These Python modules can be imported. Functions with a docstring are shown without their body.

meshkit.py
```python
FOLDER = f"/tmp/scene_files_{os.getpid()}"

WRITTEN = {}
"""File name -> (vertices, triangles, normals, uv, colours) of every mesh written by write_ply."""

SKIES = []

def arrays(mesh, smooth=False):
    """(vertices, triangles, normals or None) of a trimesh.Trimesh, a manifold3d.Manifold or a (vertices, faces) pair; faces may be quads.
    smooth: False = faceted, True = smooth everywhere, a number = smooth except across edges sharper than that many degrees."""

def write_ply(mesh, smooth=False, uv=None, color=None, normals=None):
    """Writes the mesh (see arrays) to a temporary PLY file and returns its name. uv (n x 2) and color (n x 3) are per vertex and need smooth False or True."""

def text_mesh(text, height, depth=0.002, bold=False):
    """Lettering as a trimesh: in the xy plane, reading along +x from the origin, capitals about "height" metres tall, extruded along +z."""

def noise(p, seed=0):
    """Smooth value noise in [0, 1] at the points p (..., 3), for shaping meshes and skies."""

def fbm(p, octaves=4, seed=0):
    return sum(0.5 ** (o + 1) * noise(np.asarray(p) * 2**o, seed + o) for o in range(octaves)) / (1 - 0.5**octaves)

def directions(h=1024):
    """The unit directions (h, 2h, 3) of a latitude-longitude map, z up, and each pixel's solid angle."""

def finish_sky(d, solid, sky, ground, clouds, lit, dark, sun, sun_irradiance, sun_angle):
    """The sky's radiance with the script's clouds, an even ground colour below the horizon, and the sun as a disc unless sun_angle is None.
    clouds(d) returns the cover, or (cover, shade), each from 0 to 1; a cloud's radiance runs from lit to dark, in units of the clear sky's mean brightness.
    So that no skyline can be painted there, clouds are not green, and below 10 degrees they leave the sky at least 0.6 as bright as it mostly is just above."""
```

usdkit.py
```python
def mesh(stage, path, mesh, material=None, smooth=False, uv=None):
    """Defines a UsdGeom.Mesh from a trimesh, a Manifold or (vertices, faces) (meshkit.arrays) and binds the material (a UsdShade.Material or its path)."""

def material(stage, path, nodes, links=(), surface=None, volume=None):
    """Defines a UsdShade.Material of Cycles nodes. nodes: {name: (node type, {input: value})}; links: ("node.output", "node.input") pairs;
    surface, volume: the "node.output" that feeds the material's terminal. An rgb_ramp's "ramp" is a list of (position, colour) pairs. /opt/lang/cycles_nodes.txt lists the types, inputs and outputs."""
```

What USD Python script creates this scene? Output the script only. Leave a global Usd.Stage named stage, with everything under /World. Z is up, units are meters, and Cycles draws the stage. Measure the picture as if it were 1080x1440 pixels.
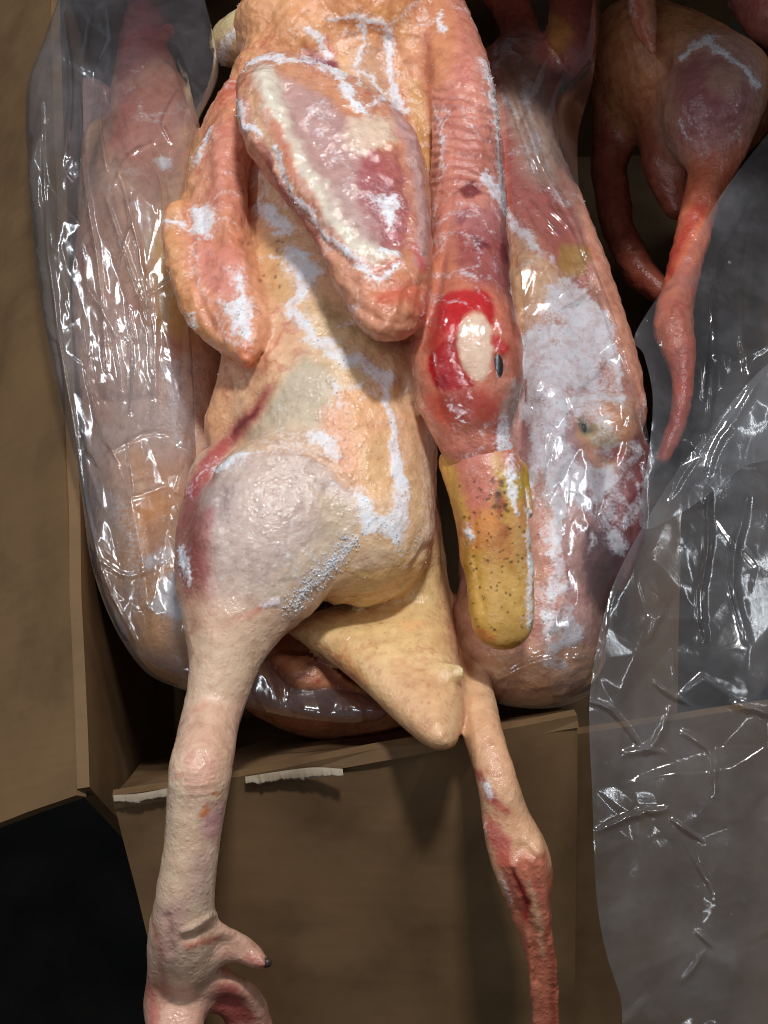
import math, random
import numpy as np
import trimesh
import scipy.ndimage as ndi
import scipy.sparse as sp
from scipy.interpolate import LinearNDInterpolator
import usdkit, meshkit
from pxr import Usd, UsdGeom, UsdLux, UsdShade, Sdf, Gf, Vt

stage = Usd.Stage.CreateInMemory()
UsdGeom.SetStageUpAxis(stage, UsdGeom.Tokens.z)
UsdGeom.SetStageMetersPerUnit(stage, 1.0)
UsdGeom.Xform.Define(stage, '/World')
UsdGeom.Scope.Define(stage, '/World/Looks')

# ------------------------------------------------------------------ camera, lamps, exposure
FPX, TILT, DIST = 1840.0, math.radians(28), 0.46          # focal length in photo pixels, lean off the vertical, metres to the heap
CAM = np.array([0, -DIST * math.sin(TILT), DIST * math.cos(TILT)])
FWD = np.array([0, math.sin(TILT), -math.cos(TILT)])
UP = np.array([0, math.cos(TILT), math.sin(TILT)])
RIGHT = np.array([1.0, 0, 0])
cam = UsdGeom.Camera.Define(stage, '/World/camera')
cam.AddTranslateOp().Set(Gf.Vec3d(*CAM))
cam.AddRotateXOp().Set(math.degrees(TILT))
cam.CreateHorizontalApertureAttr(24.0)
cam.CreateVerticalApertureAttr(32.0)
cam.CreateFocalLengthAttr(24.0 * FPX / 1080)
cam.CreateClippingRangeAttr(Gf.Vec2f(0.01, 50))
EXPOSURE = 0.0
cam.CreateExposureAttr(EXPOSURE)

dome = UsdLux.DomeLight.Define(stage, '/World/surroundings')
usdkit.material(stage, '/World/Looks/dim_room', {'bg': ('background_shader', {'color': (0.85, 0.92, 1.0), 'strength': 0.055})}, surface='bg.background')
UsdShade.MaterialBindingAPI.Apply(dome.GetPrim()).Bind(UsdShade.Material.Get(stage, '/World/Looks/dim_room'))

def lamp(name, pos, target, w, h, intensity, color):
    l = UsdLux.RectLight.Define(stage, '/World/' + name)
    l.CreateWidthAttr(w); l.CreateHeightAttr(h); l.CreateIntensityAttr(intensity); l.CreateColorAttr(Gf.Vec3f(*color))
    z = np.array(pos, float) - np.array(target, float); z /= np.linalg.norm(z)
    x = np.cross([0, 1, 0.01], z); x /= np.linalg.norm(x); y = np.cross(z, x)
    m = Gf.Matrix4d(*x, 0, *y, 0, *z, 0, *map(float, pos), 1)
    l.AddTransformOp().Set(m)
    return l
lamp('ceiling_lamp', (0.10, 0.30, 1.15), (0, 0, 0), 0.13, 0.08, 300.0, (1.0, 0.96, 0.94))
lamp('tube_lamp_001', (-0.35, -0.62, 1.05), (0, 0, 0), 0.7, 0.014, 60.0, (0.88, 0.94, 1.0))
lamp('tube_lamp_002', (0.70, 0.25, 1.0), (0, 0, 0), 0.014, 0.7, 60.0, (0.88, 0.94, 1.0))
lamp('tube_lamp', (-0.75, 0.35, 0.95), (0, 0, 0), 0.03, 0.8, 38.0, (0.86, 0.93, 1.0))

# ------------------------------------------------------------------ helpers
def P(px, py, z=0.0):
    """the point at height z that the photograph shows at (px, py)"""
    d = RIGHT * (px - 540) / FPX - UP * (py - 720) / FPX + FWD
    return CAM + d * ((z - CAM[2]) / d[2])

def mpp(p):
    return float(np.dot(np.asarray(p) - CAM, FWD)) / FPX     # metres per photo pixel at a point

def proj(v):
    r = v - CAM
    w = r @ FWD
    return np.stack([540 + FPX * (r @ RIGHT) / w, 720 - FPX * (r @ UP) / w], 1), w

def at_depth(u, v, w):
    return CAM + (RIGHT * ((u - 540) / FPX)[..., None] - UP * ((v - 720) / FPX)[..., None] + FWD) * w[..., None]

NAMES = {}
def numbered(parent, name):
    k = (parent, name); n = NAMES.get(k, 0); NAMES[k] = n + 1
    return f'{parent}/{name}' + (f'_{n:03d}' if n else '')

def data(prim, **kw):
    for k, v in kw.items():
        if v: prim.SetCustomDataByKey(k, v)

def thing(name, label, category, group=None):
    x = UsdGeom.Xform.Define(stage, numbered('/World', name))
    data(x.GetPrim(), label=label, category=category, group=group)
    return str(x.GetPath())

def obj(name, mesh, mat, parent='/World', smooth=False, primvars=None, **kw):
    if isinstance(mesh, tuple) and not primvars:
        V_, F_ = np.asarray(mesh[0]), np.asarray(mesh[1]); used, inv = np.unique(F_, return_inverse=True); mesh = (V_[used], inv.reshape(F_.shape))
    m = usdkit.mesh(stage, numbered(parent, name), mesh, '/World/Looks/' + mat, smooth=smooth)
    if primvars:
        for k, a in primvars.items():
            UsdGeom.PrimvarsAPI(m).CreatePrimvar(k, Sdf.ValueTypeNames.Color3fArray, 'vertex').Set(Vt.Vec3fArray.FromNumpy(np.asarray(a, np.float32)))
    data(m.GetPrim(), **kw)
    return str(m.GetPath())

def lin(c):
    c = np.asarray(c, float) / 255
    return np.where(c <= 0.04045, c / 12.92, ((c + 0.055) / 1.055) ** 2.4)

def sstep(a, b, x):
    t = np.clip((x - a) / (b - a), 0, 1)
    return t * t * (3 - 2 * t)

def spline(pts, n=4):
    p = np.asarray(pts, float)
    if len(p) < 3: return np.array([p[0] + (p[-1] - p[0]) * t for t in np.linspace(0, 1, n + 1)])
    q = np.vstack([2 * p[0] - p[1], p, 2 * p[-1] - p[-2]]); out = []
    for i in range(1, len(q) - 2):
        a, b, c, d = q[i - 1:i + 3]
        for t in np.arange(n) / n:
            out.append(0.5 * (2 * b + (c - a) * t + (2 * a - 5 * b + 4 * c - d) * t ** 2 + (3 * b - a - 3 * c + d) * t ** 3))
    return np.vstack(out + [p[-1]])

def seg_dist(x, y, pts, width=None):
    """distance to a polyline (and width there)"""
    pts = np.asarray(pts, float); best = np.full(x.shape, 1e9); wb = np.zeros(x.shape)
    for i in range(len(pts) - 1):
        ax, ay = pts[i, :2]; dx, dy = pts[i + 1, :2] - pts[i, :2]
        t = np.clip(((x - ax) * dx + (y - ay) * dy) / (dx * dx + dy * dy + 1e-12), 0, 1)
        d = np.hypot(x - ax - t * dx, y - ay - t * dy)
        m = d < best
        best = np.where(m, d, best)
        if width is not None: wb = np.where(m, width[i] + (width[i + 1] - width[i]) * t, wb)
    return best, wb

def poly_sd(x, y, pts):
    """signed distance to a polygon, negative inside"""
    pts = np.asarray(pts, float); d, _ = seg_dist(x, y, np.vstack([pts, pts[:1]]))
    inside = np.zeros(x.shape, bool)
    for i in range(len(pts)):
        (x0, y0), (x1, y1) = pts[i - 1], pts[i]
        if y0 == y1: continue
        inside ^= ((y0 > y) != (y1 > y)) & (x < (x1 - x0) * (y - y0) / (y1 - y0) + x0)
    return np.where(inside, -d, d)

# ------------------------------------------------------------------ implicit modelling: chains of tapered limbs and cushions, melted together
class Chain:
    def __init__(s, group, pts, flat=1.0, k=0.006, n=4):
        """pts: (px, py, z, radius in px) along the limb"""
        q = spline(pts, n); s.c = np.array([P(a, b, c) for a, b, c, _ in q]); s.r = np.array([r * mpp(p) for p, r in zip(s.c, q[:, 3])])
        s.group, s.k, s.flat = group, k, flat
        m = s.r.max() * 1.05 + k + 0.006
        s.lo, s.hi = (s.c - m).min(0), (s.c + m).max(0)
    def d(s, p):
        n = -FWD; f = 1 / s.flat - 1
        st = lambda q: q + ((q @ n) * f)[:, None] * n if f else q
        p = st(p); c = st(s.c); best = np.full(len(p), 1e9)
        for i in range(len(c) - 1):
            a, ab = c[i], c[i + 1] - c[i]
            t = np.clip((p - a) @ ab / (ab @ ab + 1e-15), 0, 1)
            best = np.minimum(best, np.linalg.norm(p - a - t[:, None] * ab, axis=1) - (s.r[i] + (s.r[i + 1] - s.r[i]) * t))
        return best * (s.flat if f > 0 else 1) if False else best * (1 if f <= 0 else 0.5 + 0.5 * s.flat)

class Pad:
    def __init__(s, group, poly, z, thick, rnd=0.008, k=0.006, slope=None, dome=0.0):
        """a cushion with the outline poly (photo px) about height z, thick metres deep along the line of sight"""
        poly = np.asarray(poly, float); s.poly = spline(np.vstack([poly, poly[:1]]), 3)[:-1]
        s.group, s.k, s.t, s.rnd, s.dome = group, k, thick / 2, rnd, dome
        s.cen = poly.mean(0)
        # the plane of the pad: z over the outline, z may be (z0, dz per px of x, dz per px of y)
        z0, zx, zy = z if np.ndim(z) else (z, 0, 0)
        s.w = [float((P(s.cen[0] + a, s.cen[1] + b, z0 + zx * a + zy * b) - CAM) @ FWD) for a, b in ((0, 0), (100, 0), (0, 100))]
        s.scale = s.w[0] / FPX
        pts = np.array([at_depth(np.array(a), np.array(b), np.array(s.depth(a, b) + o)) for a, b in s.poly for o in (-s.t - dome, s.t)])
        m = k + 0.006
        s.lo, s.hi = pts.min(0) - m, pts.max(0) + m
    def depth(s, u, v):
        return s.w[0] + (s.w[1] - s.w[0]) * (u - s.cen[0]) / 100 + (s.w[2] - s.w[0]) * (v - s.cen[1]) / 100
    def d(s, p):
        uv, w = proj(p)
        d2 = poly_sd(uv[:, 0], uv[:, 1], s.poly) * s.scale
        dw = w - s.depth(uv[:, 0], uv[:, 1])
        if s.dome: dw = dw + s.dome * np.clip(-d2 / 0.02, 0, 1) ** 0.7 * (dw < 0)
        a, b = d2 + s.rnd, np.abs(dw) - s.t + s.rnd
        return np.hypot(np.maximum(a, 0), np.maximum(b, 0)) + np.minimum(np.maximum(a, b), 0) - s.rnd

def smin(a, b, k):
    h = np.clip(0.5 + 0.5 * (b - a) / k, 0, 1)
    return b + (a - b) * h - k * h * (1 - h)

def surface_nets(F, lo, h):
    """smooth quads of the zero level of a field sampled on a grid"""
    S = F < 0; nx, ny, nz = F.shape
    cnt = np.zeros((nx - 1, ny - 1, nz - 1)); acc = np.zeros((nx - 1, ny - 1, nz - 1, 3))
    corners = [(i, j, k) for i in (0, 1) for j in (0, 1) for k in (0, 1)]
    sl = lambda o: tuple(slice(o[a], o[a] + (nx, ny, nz)[a] - 1) for a in range(3))
    for c in corners:
        for ax in range(3):
            if c[ax]: continue
            e = list(c); e[ax] = 1
            fa, fb = F[sl(c)], F[sl(e)]; m = (fa < 0) != (fb < 0)
            i = np.nonzero(m); t = fa[i] / (fa[i] - fb[i])
            q = np.tile(np.array(c, float), (len(t), 1)); q[:, ax] += t
            acc[i] += q; cnt[i] += 1
    cell = np.nonzero(cnt > 0); idx = np.full(cnt.shape, -1); idx[cell] = np.arange(len(cell[0]))
    V = np.stack(cell, 1) + acc[cell] / cnt[cell][:, None]
    Q = []
    for ax in range(3):
        o = [0, 0, 0]; o[ax] = 1
        a = [slice(1, -1)] * 3; a[ax] = slice(0, -1); b = [slice(1, -1)] * 3; b[ax] = slice(1, None)
        fa, fb = S[tuple(a)], S[tuple(b)]
        e = np.stack(np.nonzero(fa != fb), 1); inside = fa[tuple(e.T)]
        base = e.copy(); u, w = (ax + 1) % 3, (ax + 2) % 3
        for q in range(3):
            if q != ax: base[:, q] += 1
        def at(du, dw):
            c = base.copy(); c[:, u] += du; c[:, w] += dw
            return idx[tuple(c.T)]
        quad = np.stack([at(-1, -1), at(0, -1), at(0, 0), at(-1, 0)], 1)
        quad[~inside] = quad[~inside][:, ::-1]
        Q.append(quad)
    return lo + V * h, np.vstack(Q)

def subdivide(v, f):
    e = np.sort(np.vstack([f[:, [0, 1]], f[:, [1, 2]], f[:, [2, 0]]]), 1)
    key = e[:, 0].astype(np.int64) * len(v) + e[:, 1]
    u, first, inv = np.unique(key, return_index=True, return_inverse=True)
    mid = v[e[first]].mean(1); n = len(f); a, b, c = (len(v) + inv[i * n:(i + 1) * n] for i in range(3))
    return np.vstack([v, mid]), np.vstack([np.stack([f[:, 0], a, c], 1), np.stack([a, f[:, 1], b], 1), np.stack([c, b, f[:, 2]], 1), np.stack([a, b, c], 1)])

def relax(v, f, n):
    e = np.vstack([f[:, [0, 1]], f[:, [1, 2]], f[:, [2, 0]]]); e = np.vstack([e, e[:, ::-1]])
    A = sp.csr_matrix((np.ones(len(e)), (e[:, 0], e[:, 1])), shape=(len(v), len(v))); A.data[:] = 1
    D = sp.diags(1 / np.maximum(np.asarray(A.sum(1)).ravel(), 1)); L = D @ A
    for i in range(n):
        v = v + 0.5 * (L @ v - v); v = v - 0.53 * (L @ v - v) if i % 2 else v
    return v

def normals(v, f):
    n = np.zeros_like(v); c = np.cross(v[f[:, 1]] - v[f[:, 0]], v[f[:, 2]] - v[f[:, 0]])
    for k in range(3): np.add.at(n, f[:, k], c)
    return n / np.maximum(np.linalg.norm(n, axis=1, keepdims=True), 1e-12)

DEPTHS = {}                              # nearest flesh of each bird, 6 px a cell with a margin of 60 cells round the frame
def note_depth(v, key):
    DEPTH = DEPTHS.setdefault(key, np.full((400, 300), 9.0)); uv, w = proj(v); i = ((uv / 6) + 60).astype(int)
    m = (i[:, 0] >= 0) & (i[:, 0] < 300) & (i[:, 1] >= 0) & (i[:, 1] < 400)
    np.minimum.at(DEPTH, (i[m, 1], i[m, 0]), w[m])

def melt(prims, h, sub=1, smooth=3, clip=None):
    lo = np.min([p.lo for p in prims], 0) - 2 * h; hi = np.max([p.hi for p in prims], 0) + 2 * h
    n = np.ceil((hi - lo) / h).astype(int) + 1
    F = np.full(n, 0.02, np.float64)
    for p in prims:
        a = np.clip(np.floor((p.lo - lo) / h).astype(int), 0, n); b = np.clip(np.ceil((p.hi - lo) / h).astype(int) + 1, 0, n)
        g = np.stack(np.meshgrid(*[np.arange(a[i], b[i]) for i in range(3)], indexing='ij'), -1)
        q = lo + g.reshape(-1, 3) * h
        s = tuple(slice(a[i], b[i]) for i in range(3))
        F[s] = smin(F[s], p.d(q).reshape(g.shape[:3]), p.k)
    v, q = surface_nets(F, lo, h)
    f = np.vstack([q[:, [0, 1, 2]], q[:, [0, 2, 3]]])
    v = relax(v, f, smooth)
    for _ in range(sub):
        v, f = subdivide(v, f); v = relax(v, f, 2)
    return v, f

def group_weights(v, prims, sharp=0.003):
    d = {}
    for p in prims:
        m = np.all((v > p.lo) & (v < p.hi), axis=1); x = np.full(len(v), 0.05); x[m] = p.d(v[m])
        d[p.group] = np.minimum(d.get(p.group, 0.05), x)
    names = list(d); D = np.stack([d[n] for n in names], 1)
    W = np.exp(-(D - D.min(1, keepdims=True)) / sharp); W /= W.sum(1, keepdims=True)
    return {n: W[:, i] for i, n in enumerate(names)}

# ------------------------------------------------------------------ painting flesh: every entry is pigment, frost or relief that sits on the skin
def fb(p, scale, seed, oct=3):
    return meshkit.fbm(p * scale, oct, seed)

def paint(v, f, prims, base, ops, seed=1, rough_noise=0.0009, sharp=0.003, mottle=0.2, rime=0.5, patchy=0.0, smooth=(), lumpy=()):
    """ops: (kind, groups or None, shape, points, width, softness, value, amount, warp)"""
    W = group_weights(v, prims, sharp); n = normals(v, f)
    uv, _ = proj(v)
    col = np.zeros((len(v), 3))
    for g, w in W.items(): col += w[:, None] * lin(base.get(g, base['*']))
    a, b = fb(v, 90, seed), fb(v, 330, seed + 7)
    col *= (1 + mottle * 2 * (a - 0.5)[:, None] * np.array([0.7, 1.1, 1.3]) + mottle * 1.6 * (b - 0.5)[:, None])
    hue = fb(v, 42, seed + 11, 3) - 0.5; col *= 1 + hue[:, None] * np.array([0.1, 0.4, 0.5])
    cap = sstep(.9, .985, 1 - np.abs(2 * meshkit.fbm(v * 130 + 0.5 * np.stack([b, a, b], 1), 3, seed + 12) - 1)) * sstep(.45, .62, fb(v, 30, seed + 13))
    col *= 1 - 0.5 * cap[:, None] * np.array([0.35, 0.8, 0.75])
    frost = np.zeros(len(v)); gloss = np.full(len(v), 0.48); relief = np.zeros(len(v))
    nx = (fb(v, 140, seed + 20) - 0.5) + 0.6 * (fb(v, 500, seed + 22) - 0.5); ny = (fb(v, 140, seed + 40) - 0.5) + 0.6 * (fb(v, 500, seed + 42) - 0.5)
    for kind, groups, shape, pts, width, soft, value, amount, warp in ops:
        p = np.asarray(pts, float); wmax = np.max(width) if shape == 'stroke' else 0
        m = wmax + soft * 2 + abs(warp) + 4
        sel = np.nonzero((uv[:, 0] > p[:, 0].min() - m) & (uv[:, 0] < p[:, 0].max() + m) & (uv[:, 1] > p[:, 1].min() - m) & (uv[:, 1] < p[:, 1].max() + m))[0]
        if not len(sel): continue
        x, y = uv[sel, 0] + warp * 2 * nx[sel], uv[sel, 1] + warp * 2 * ny[sel]
        if shape == 'stroke':
            q = spline(np.column_stack([p[:, :2], np.broadcast_to(width, (len(p),))]), 4)
            d, w = seg_dist(x, y, q[:, :2], q[:, 2]); d = d - w / 2
        else:
            d = poly_sd(x, y, spline(np.vstack([p, p[:1]]), 3)[:-1])
        c = sstep(soft, -soft, d) * amount
        if groups: c = c * np.clip(sum(W[g][sel] for g in groups if g in W), 0, 1)
        if kind == 'c': col[sel] += c[:, None] * (lin(value) * (0.9 + 0.2 * b[sel])[:, None] - col[sel])
        elif kind == 'f':
            h_ = sstep(soft * 3.2 + 4, -soft, d) * amount * 0.5 * (0.4 + 1.2 * a[sel])
            if groups: h_ = h_ * np.clip(sum(W[g][sel] for g in groups if g in W), 0, 1)
            frost[sel] = np.maximum(frost[sel], np.maximum(c, h_))
        elif kind == 'g': gloss[sel] += c * (value - gloss[sel])
        elif kind == 'r': relief[sel] += c * value
    vein = 1 - np.abs(2 * meshkit.fbm(v * 75 + 0.35 * np.stack([a, b, a], 1), 3, seed + 80) - 1); patch = sstep(.46, .62, fb(v, 38, seed + 90))
    soft_w = sum([W[g] for g in smooth if g in W], np.zeros(len(v))); lump_w = sum([W[g] for g in lumpy if g in W], np.zeros(len(v)))
    rough_noise = rough_noise * (1 - 0.6 * soft_w + 0.8 * lump_w)
    frost = np.maximum(frost, (1 - soft_w) * rime * sstep(.80, .98, vein) * patch)
    frost = np.clip(frost * (1 - patchy + 2 * patchy * sstep(.3, .6, fb(v, 110, seed + 95, 4))), 0, 1)
    fr = sstep(0.35, 0.9, frost + (fb(v, 700, seed + 60) - 0.5) * 0.7 * (frost > 0.02))
    out = v + n * (relief + rough_noise * 2 * (a - 0.5) + rough_noise * 0.8 * (b - 0.5) + fr * (0.00020 + 0.0006 * (fb(v, 900, seed + 70, 2) - 0.35)))[:, None]
    return out, np.clip(col, 0.004, 0.95), np.stack([frost, gloss, np.zeros(len(v))], 1), n

def flesh(parent, name, prims, base, ops, h, sub=1, seed=1, mat='flesh', **kw):
    pk = {k: kw.pop(k) for k in ('rough_noise', 'sharp', 'mottle', 'rime', 'patchy', 'smooth', 'lumpy') if k in kw}
    v, f = melt(prims, h, sub)
    v, col, mask, n = paint(v, f, prims, base, ops, seed, **pk)
    note_depth(v, parent)
    path = obj(name, (v, f), mat, parent, smooth=True, primvars={'tint': col, 'mask': mask}, **kw)
    return v, f, col, mask, path

def C(groups, pts, col, amt=1.0, soft=8, warp=10): return ('c', groups, 'poly', pts, 0, soft, col, amt, warp)
def CS(groups, pts, width, col, amt=1.0, soft=6, warp=6): return ('c', groups, 'stroke', pts, width, soft, col, amt, warp)
def FP(groups, pts, amt=1.0, soft=9, warp=13): return ('f', groups, 'poly', pts, 0, soft, 0, amt, warp)
def FS(groups, pts, width, amt=1.0, soft=5, warp=9): return ('f', groups, 'stroke', pts, width, soft, 0, amt, warp)
def RS(groups, pts, width, mm, soft=8, warp=4): return ('r', groups, 'stroke', pts, width, soft, mm / 1000, 1.0, warp)
def RP(groups, pts, mm, soft=12, warp=4): return ('r', groups, 'poly', pts, 0, soft, mm / 1000, 1.0, warp)
def G(groups, pts, value, soft=12): return ('g', groups, 'poly', pts, 0, soft, value, 1.0, 8)
def spots(rng, poly, n, rmin, rmax, col, groups=None, amt=0.8):
    p = np.asarray(poly, float); lo, hi = p.min(0), p.max(0); out = []
    while len(out) < n:
        q = rng.uniform(lo, hi)
        if poly_sd(q[:1], q[1:], p)[0] < 0:
            r = rng.uniform(rmin, rmax); out.append(CS(groups, [q, q + rng.uniform(-1, 1, 2) * r], r * 2, col, amt, r * 0.6, 2))
    return out

# ------------------------------------------------------------------ materials
def mat(name, nodes, links, surface): usdkit.material(stage, '/World/Looks/' + name, nodes, links, surface)

def flesh_material(name, frost_col=(0.86, 0.87, 0.92), bump=0.22, sss=0.12):
    mat(name, {
        'tint': ('attribute', {'attribute': 'tint'}), 'mask': ('attribute', {'attribute': 'mask'}), 'sep': ('separate_color', {'color_type': 'rgb'}),
        'tc': ('geometry', {}),
        'n1': ('noise_texture', {'scale': 900.0, 'detail': 3.0, 'roughness': 0.6}),
        'n2': ('noise_texture', {'scale': 260.0, 'detail': 4.0, 'roughness': 0.6}),
        'n3': ('noise_texture', {'scale': 2600.0, 'detail': 2.0}),
        'cn': ('map_range', {'range_type': 'linear', 'from_min': 0.0, 'from_max': 1.0, 'to_min': -0.62, 'to_max': 0.62}),
        'fa': ('math', {'math_type': 'add'}),
        'fs': ('map_range', {'range_type': 'smoothstep', 'from_min': 0.28, 'from_max': 0.96, 'to_min': 0.0, 'to_max': 1.0}),
        'gate': ('math', {'math_type': 'multiply'}), 'op': ('map_range', {'range_type': 'linear', 'from_min': 0.3, 'from_max': 0.55, 'to_min': 0.5, 'to_max': 0.94}), 'fo': ('math', {'math_type': 'multiply', 'use_clamp': True}), 'gt': ('math', {'math_type': 'multiply', 'value2': 8.0, 'use_clamp': True}),
        'vary': ('rgb_ramp', {'ramp': [(0.25, (0.80, 0.72, 0.68)), (0.5, (1, 1, 1)), (0.8, (1.12, 1.12, 1.1))]}),
        'mul': ('mix_color', {'blend_type': 'multiply', 'fac': 0.9, 'use_clamp': False}),
        'base': ('mix_color', {'blend_type': 'mix', 'b': frost_col}),
        'rg': ('map_range', {'from_min': 0.0, 'from_max': 1.0, 'to_min': 0.52, 'to_max': 0.13, 'range_type': 'linear'}),
        'cw': ('math', {'math_type': 'multiply', 'value2': 0.42}), 'rgn': ('map_range', {'from_min': 0.3, 'from_max': 0.7, 'to_min': -0.1, 'to_max': 0.12, 'range_type': 'linear'}),
        'rga': ('math', {'math_type': 'add', 'use_clamp': True}),
        'rough': ('mix_float', {'b': 0.62}),
        'vo': ('voronoi_texture', {'scale': 520.0}), 'vm': ('map_range', {'range_type': 'smoothstep', 'from_min': 0.0, 'from_max': 0.5, 'to_min': 0.8, 'to_max': 0.0}), 'hv': ('math', {'math_type': 'add'}),
        'hs': ('math', {'math_type': 'multiply_add', 'value2': 0.6}),
        'bump': ('bump', {'strength': bump, 'distance': 0.0012}),
        'p': ('principled_bsdf', {'subsurface_weight': sss, 'subsurface_scale': 0.0035, 'subsurface_radius': (1.0, 0.45, 0.3), 'specular_ior_level': 0.5, 'coat_roughness': 0.12}),
    }, [('mask.color', 'sep.color'), ('tc.position', 'n1.vector'), ('tc.position', 'n2.vector'), ('tc.position', 'n3.vector'),
        ('n1.fac', 'cn.value'), ('sep.r', 'gt.value1'), ('cn.result', 'gate.value1'), ('gt.value', 'gate.value2'), ('sep.r', 'fa.value1'), ('gate.value', 'fa.value2'), ('fa.value', 'fs.value'),
        ('n2.fac', 'vary.fac'), ('tint.color', 'mul.a'), ('vary.color', 'mul.b'), ('mul.result', 'base.a'), ('n2.fac', 'op.value'), ('fs.result', 'fo.value1'), ('op.result', 'fo.value2'), ('fo.value', 'base.fac'), ('base.result', 'p.base_color'),
        ('sep.g', 'rg.value'), ('sep.g', 'cw.value1'), ('cw.value', 'p.coat_weight'), ('n2.fac', 'rgn.value'), ('rg.result', 'rga.value1'), ('rgn.result', 'rga.value2'), ('rga.value', 'rough.a'), ('fo.value', 'rough.fac'), ('rough.result', 'p.roughness'),
        ('n3.fac', 'hs.value1'), ('n1.fac', 'hs.value3'), ('tc.position', 'vo.vector'), ('vo.distance', 'vm.value'), ('hs.value', 'hv.value1'), ('vm.result', 'hv.value2'), ('hv.value', 'bump.height'), ('bump.normal', 'p.normal'), ('bump.normal', 'p.coat_normal')], 'p.BSDF')
flesh_material('flesh')
flesh_material('bill_horn', bump=0.15, sss=0.06)

def film_material(name, haze, haze_col, rough=0.09, bump=0.35, ior=1.5, gain=1.5, tint=(0.97, 0.97, 0.98)):
    mat(name, {
        'g': ('geometry', {}), 'n': ('noise_texture', {'scale': 160.0, 'detail': 4.0, 'roughness': 0.55, 'distortion': 0.6}),
        'hz': ('noise_texture', {'scale': 26.0, 'detail': 5.0, 'roughness': 0.6, 'distortion': 0.2}),
        'hr': ('map_range', {'range_type': 'smoothstep', 'from_min': 0.35, 'from_max': 0.75, 'to_min': haze * 0.5, 'to_max': haze * 1.5}),
        'b': ('bump', {'strength': bump, 'distance': 0.0015}),
        't': ('transparent_bsdf', {'color': tint}), 'gl': ('glossy_bsdf', {'color': (1, 1, 1), 'roughness': rough, 'distribution': 'ggx'}),
        'd': ('diffuse_bsdf', {'color': haze_col}), 'tr': ('translucent_bsdf', {'color': haze_col}), 'dm': ('mix_closure', {'fac': 0.5}),
        'fr': ('fresnel', {'IOR': ior}), 'fm': ('math', {'math_type': 'multiply', 'value2': gain, 'use_clamp': True}), 'cap': ('math', {'math_type': 'minimum', 'value2': 0.5}), 'm1': ('mix_closure', {}), 'm2': ('mix_closure', {}),
    }, [('g.position', 'n.vector'), ('g.position', 'hz.vector'), ('n.fac', 'b.height'), ('b.normal', 'gl.normal'), ('b.normal', 'fr.normal'), ('fr.fac', 'fm.value1'),
        ('hz.fac', 'hr.value'), ('d.BSDF', 'dm.closure1'), ('tr.BSDF', 'dm.closure2'), ('t.BSDF', 'm1.closure1'), ('dm.closure', 'm1.closure2'), ('hr.result', 'm1.fac'),
        ('m1.closure', 'm2.closure1'), ('gl.BSDF', 'm2.closure2'), ('fm.value', 'cap.value1'), ('cap.value', 'm2.fac')], 'm2.closure')
film_material('clear_film', 0.17, (0.70, 0.75, 0.86), rough=0.17, bump=0.06, gain=5.0)
film_material('taut_film', 0.07, (0.72, 0.76, 0.84), rough=0.13, bump=0.05, gain=3.2)
film_material('milky_film', 0.24, (0.50, 0.53, 0.57), rough=0.14, bump=0.08)
film_material('thin_film', 0.03, (0.75, 0.78, 0.85), bump=0.15, gain=1.1)

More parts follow.
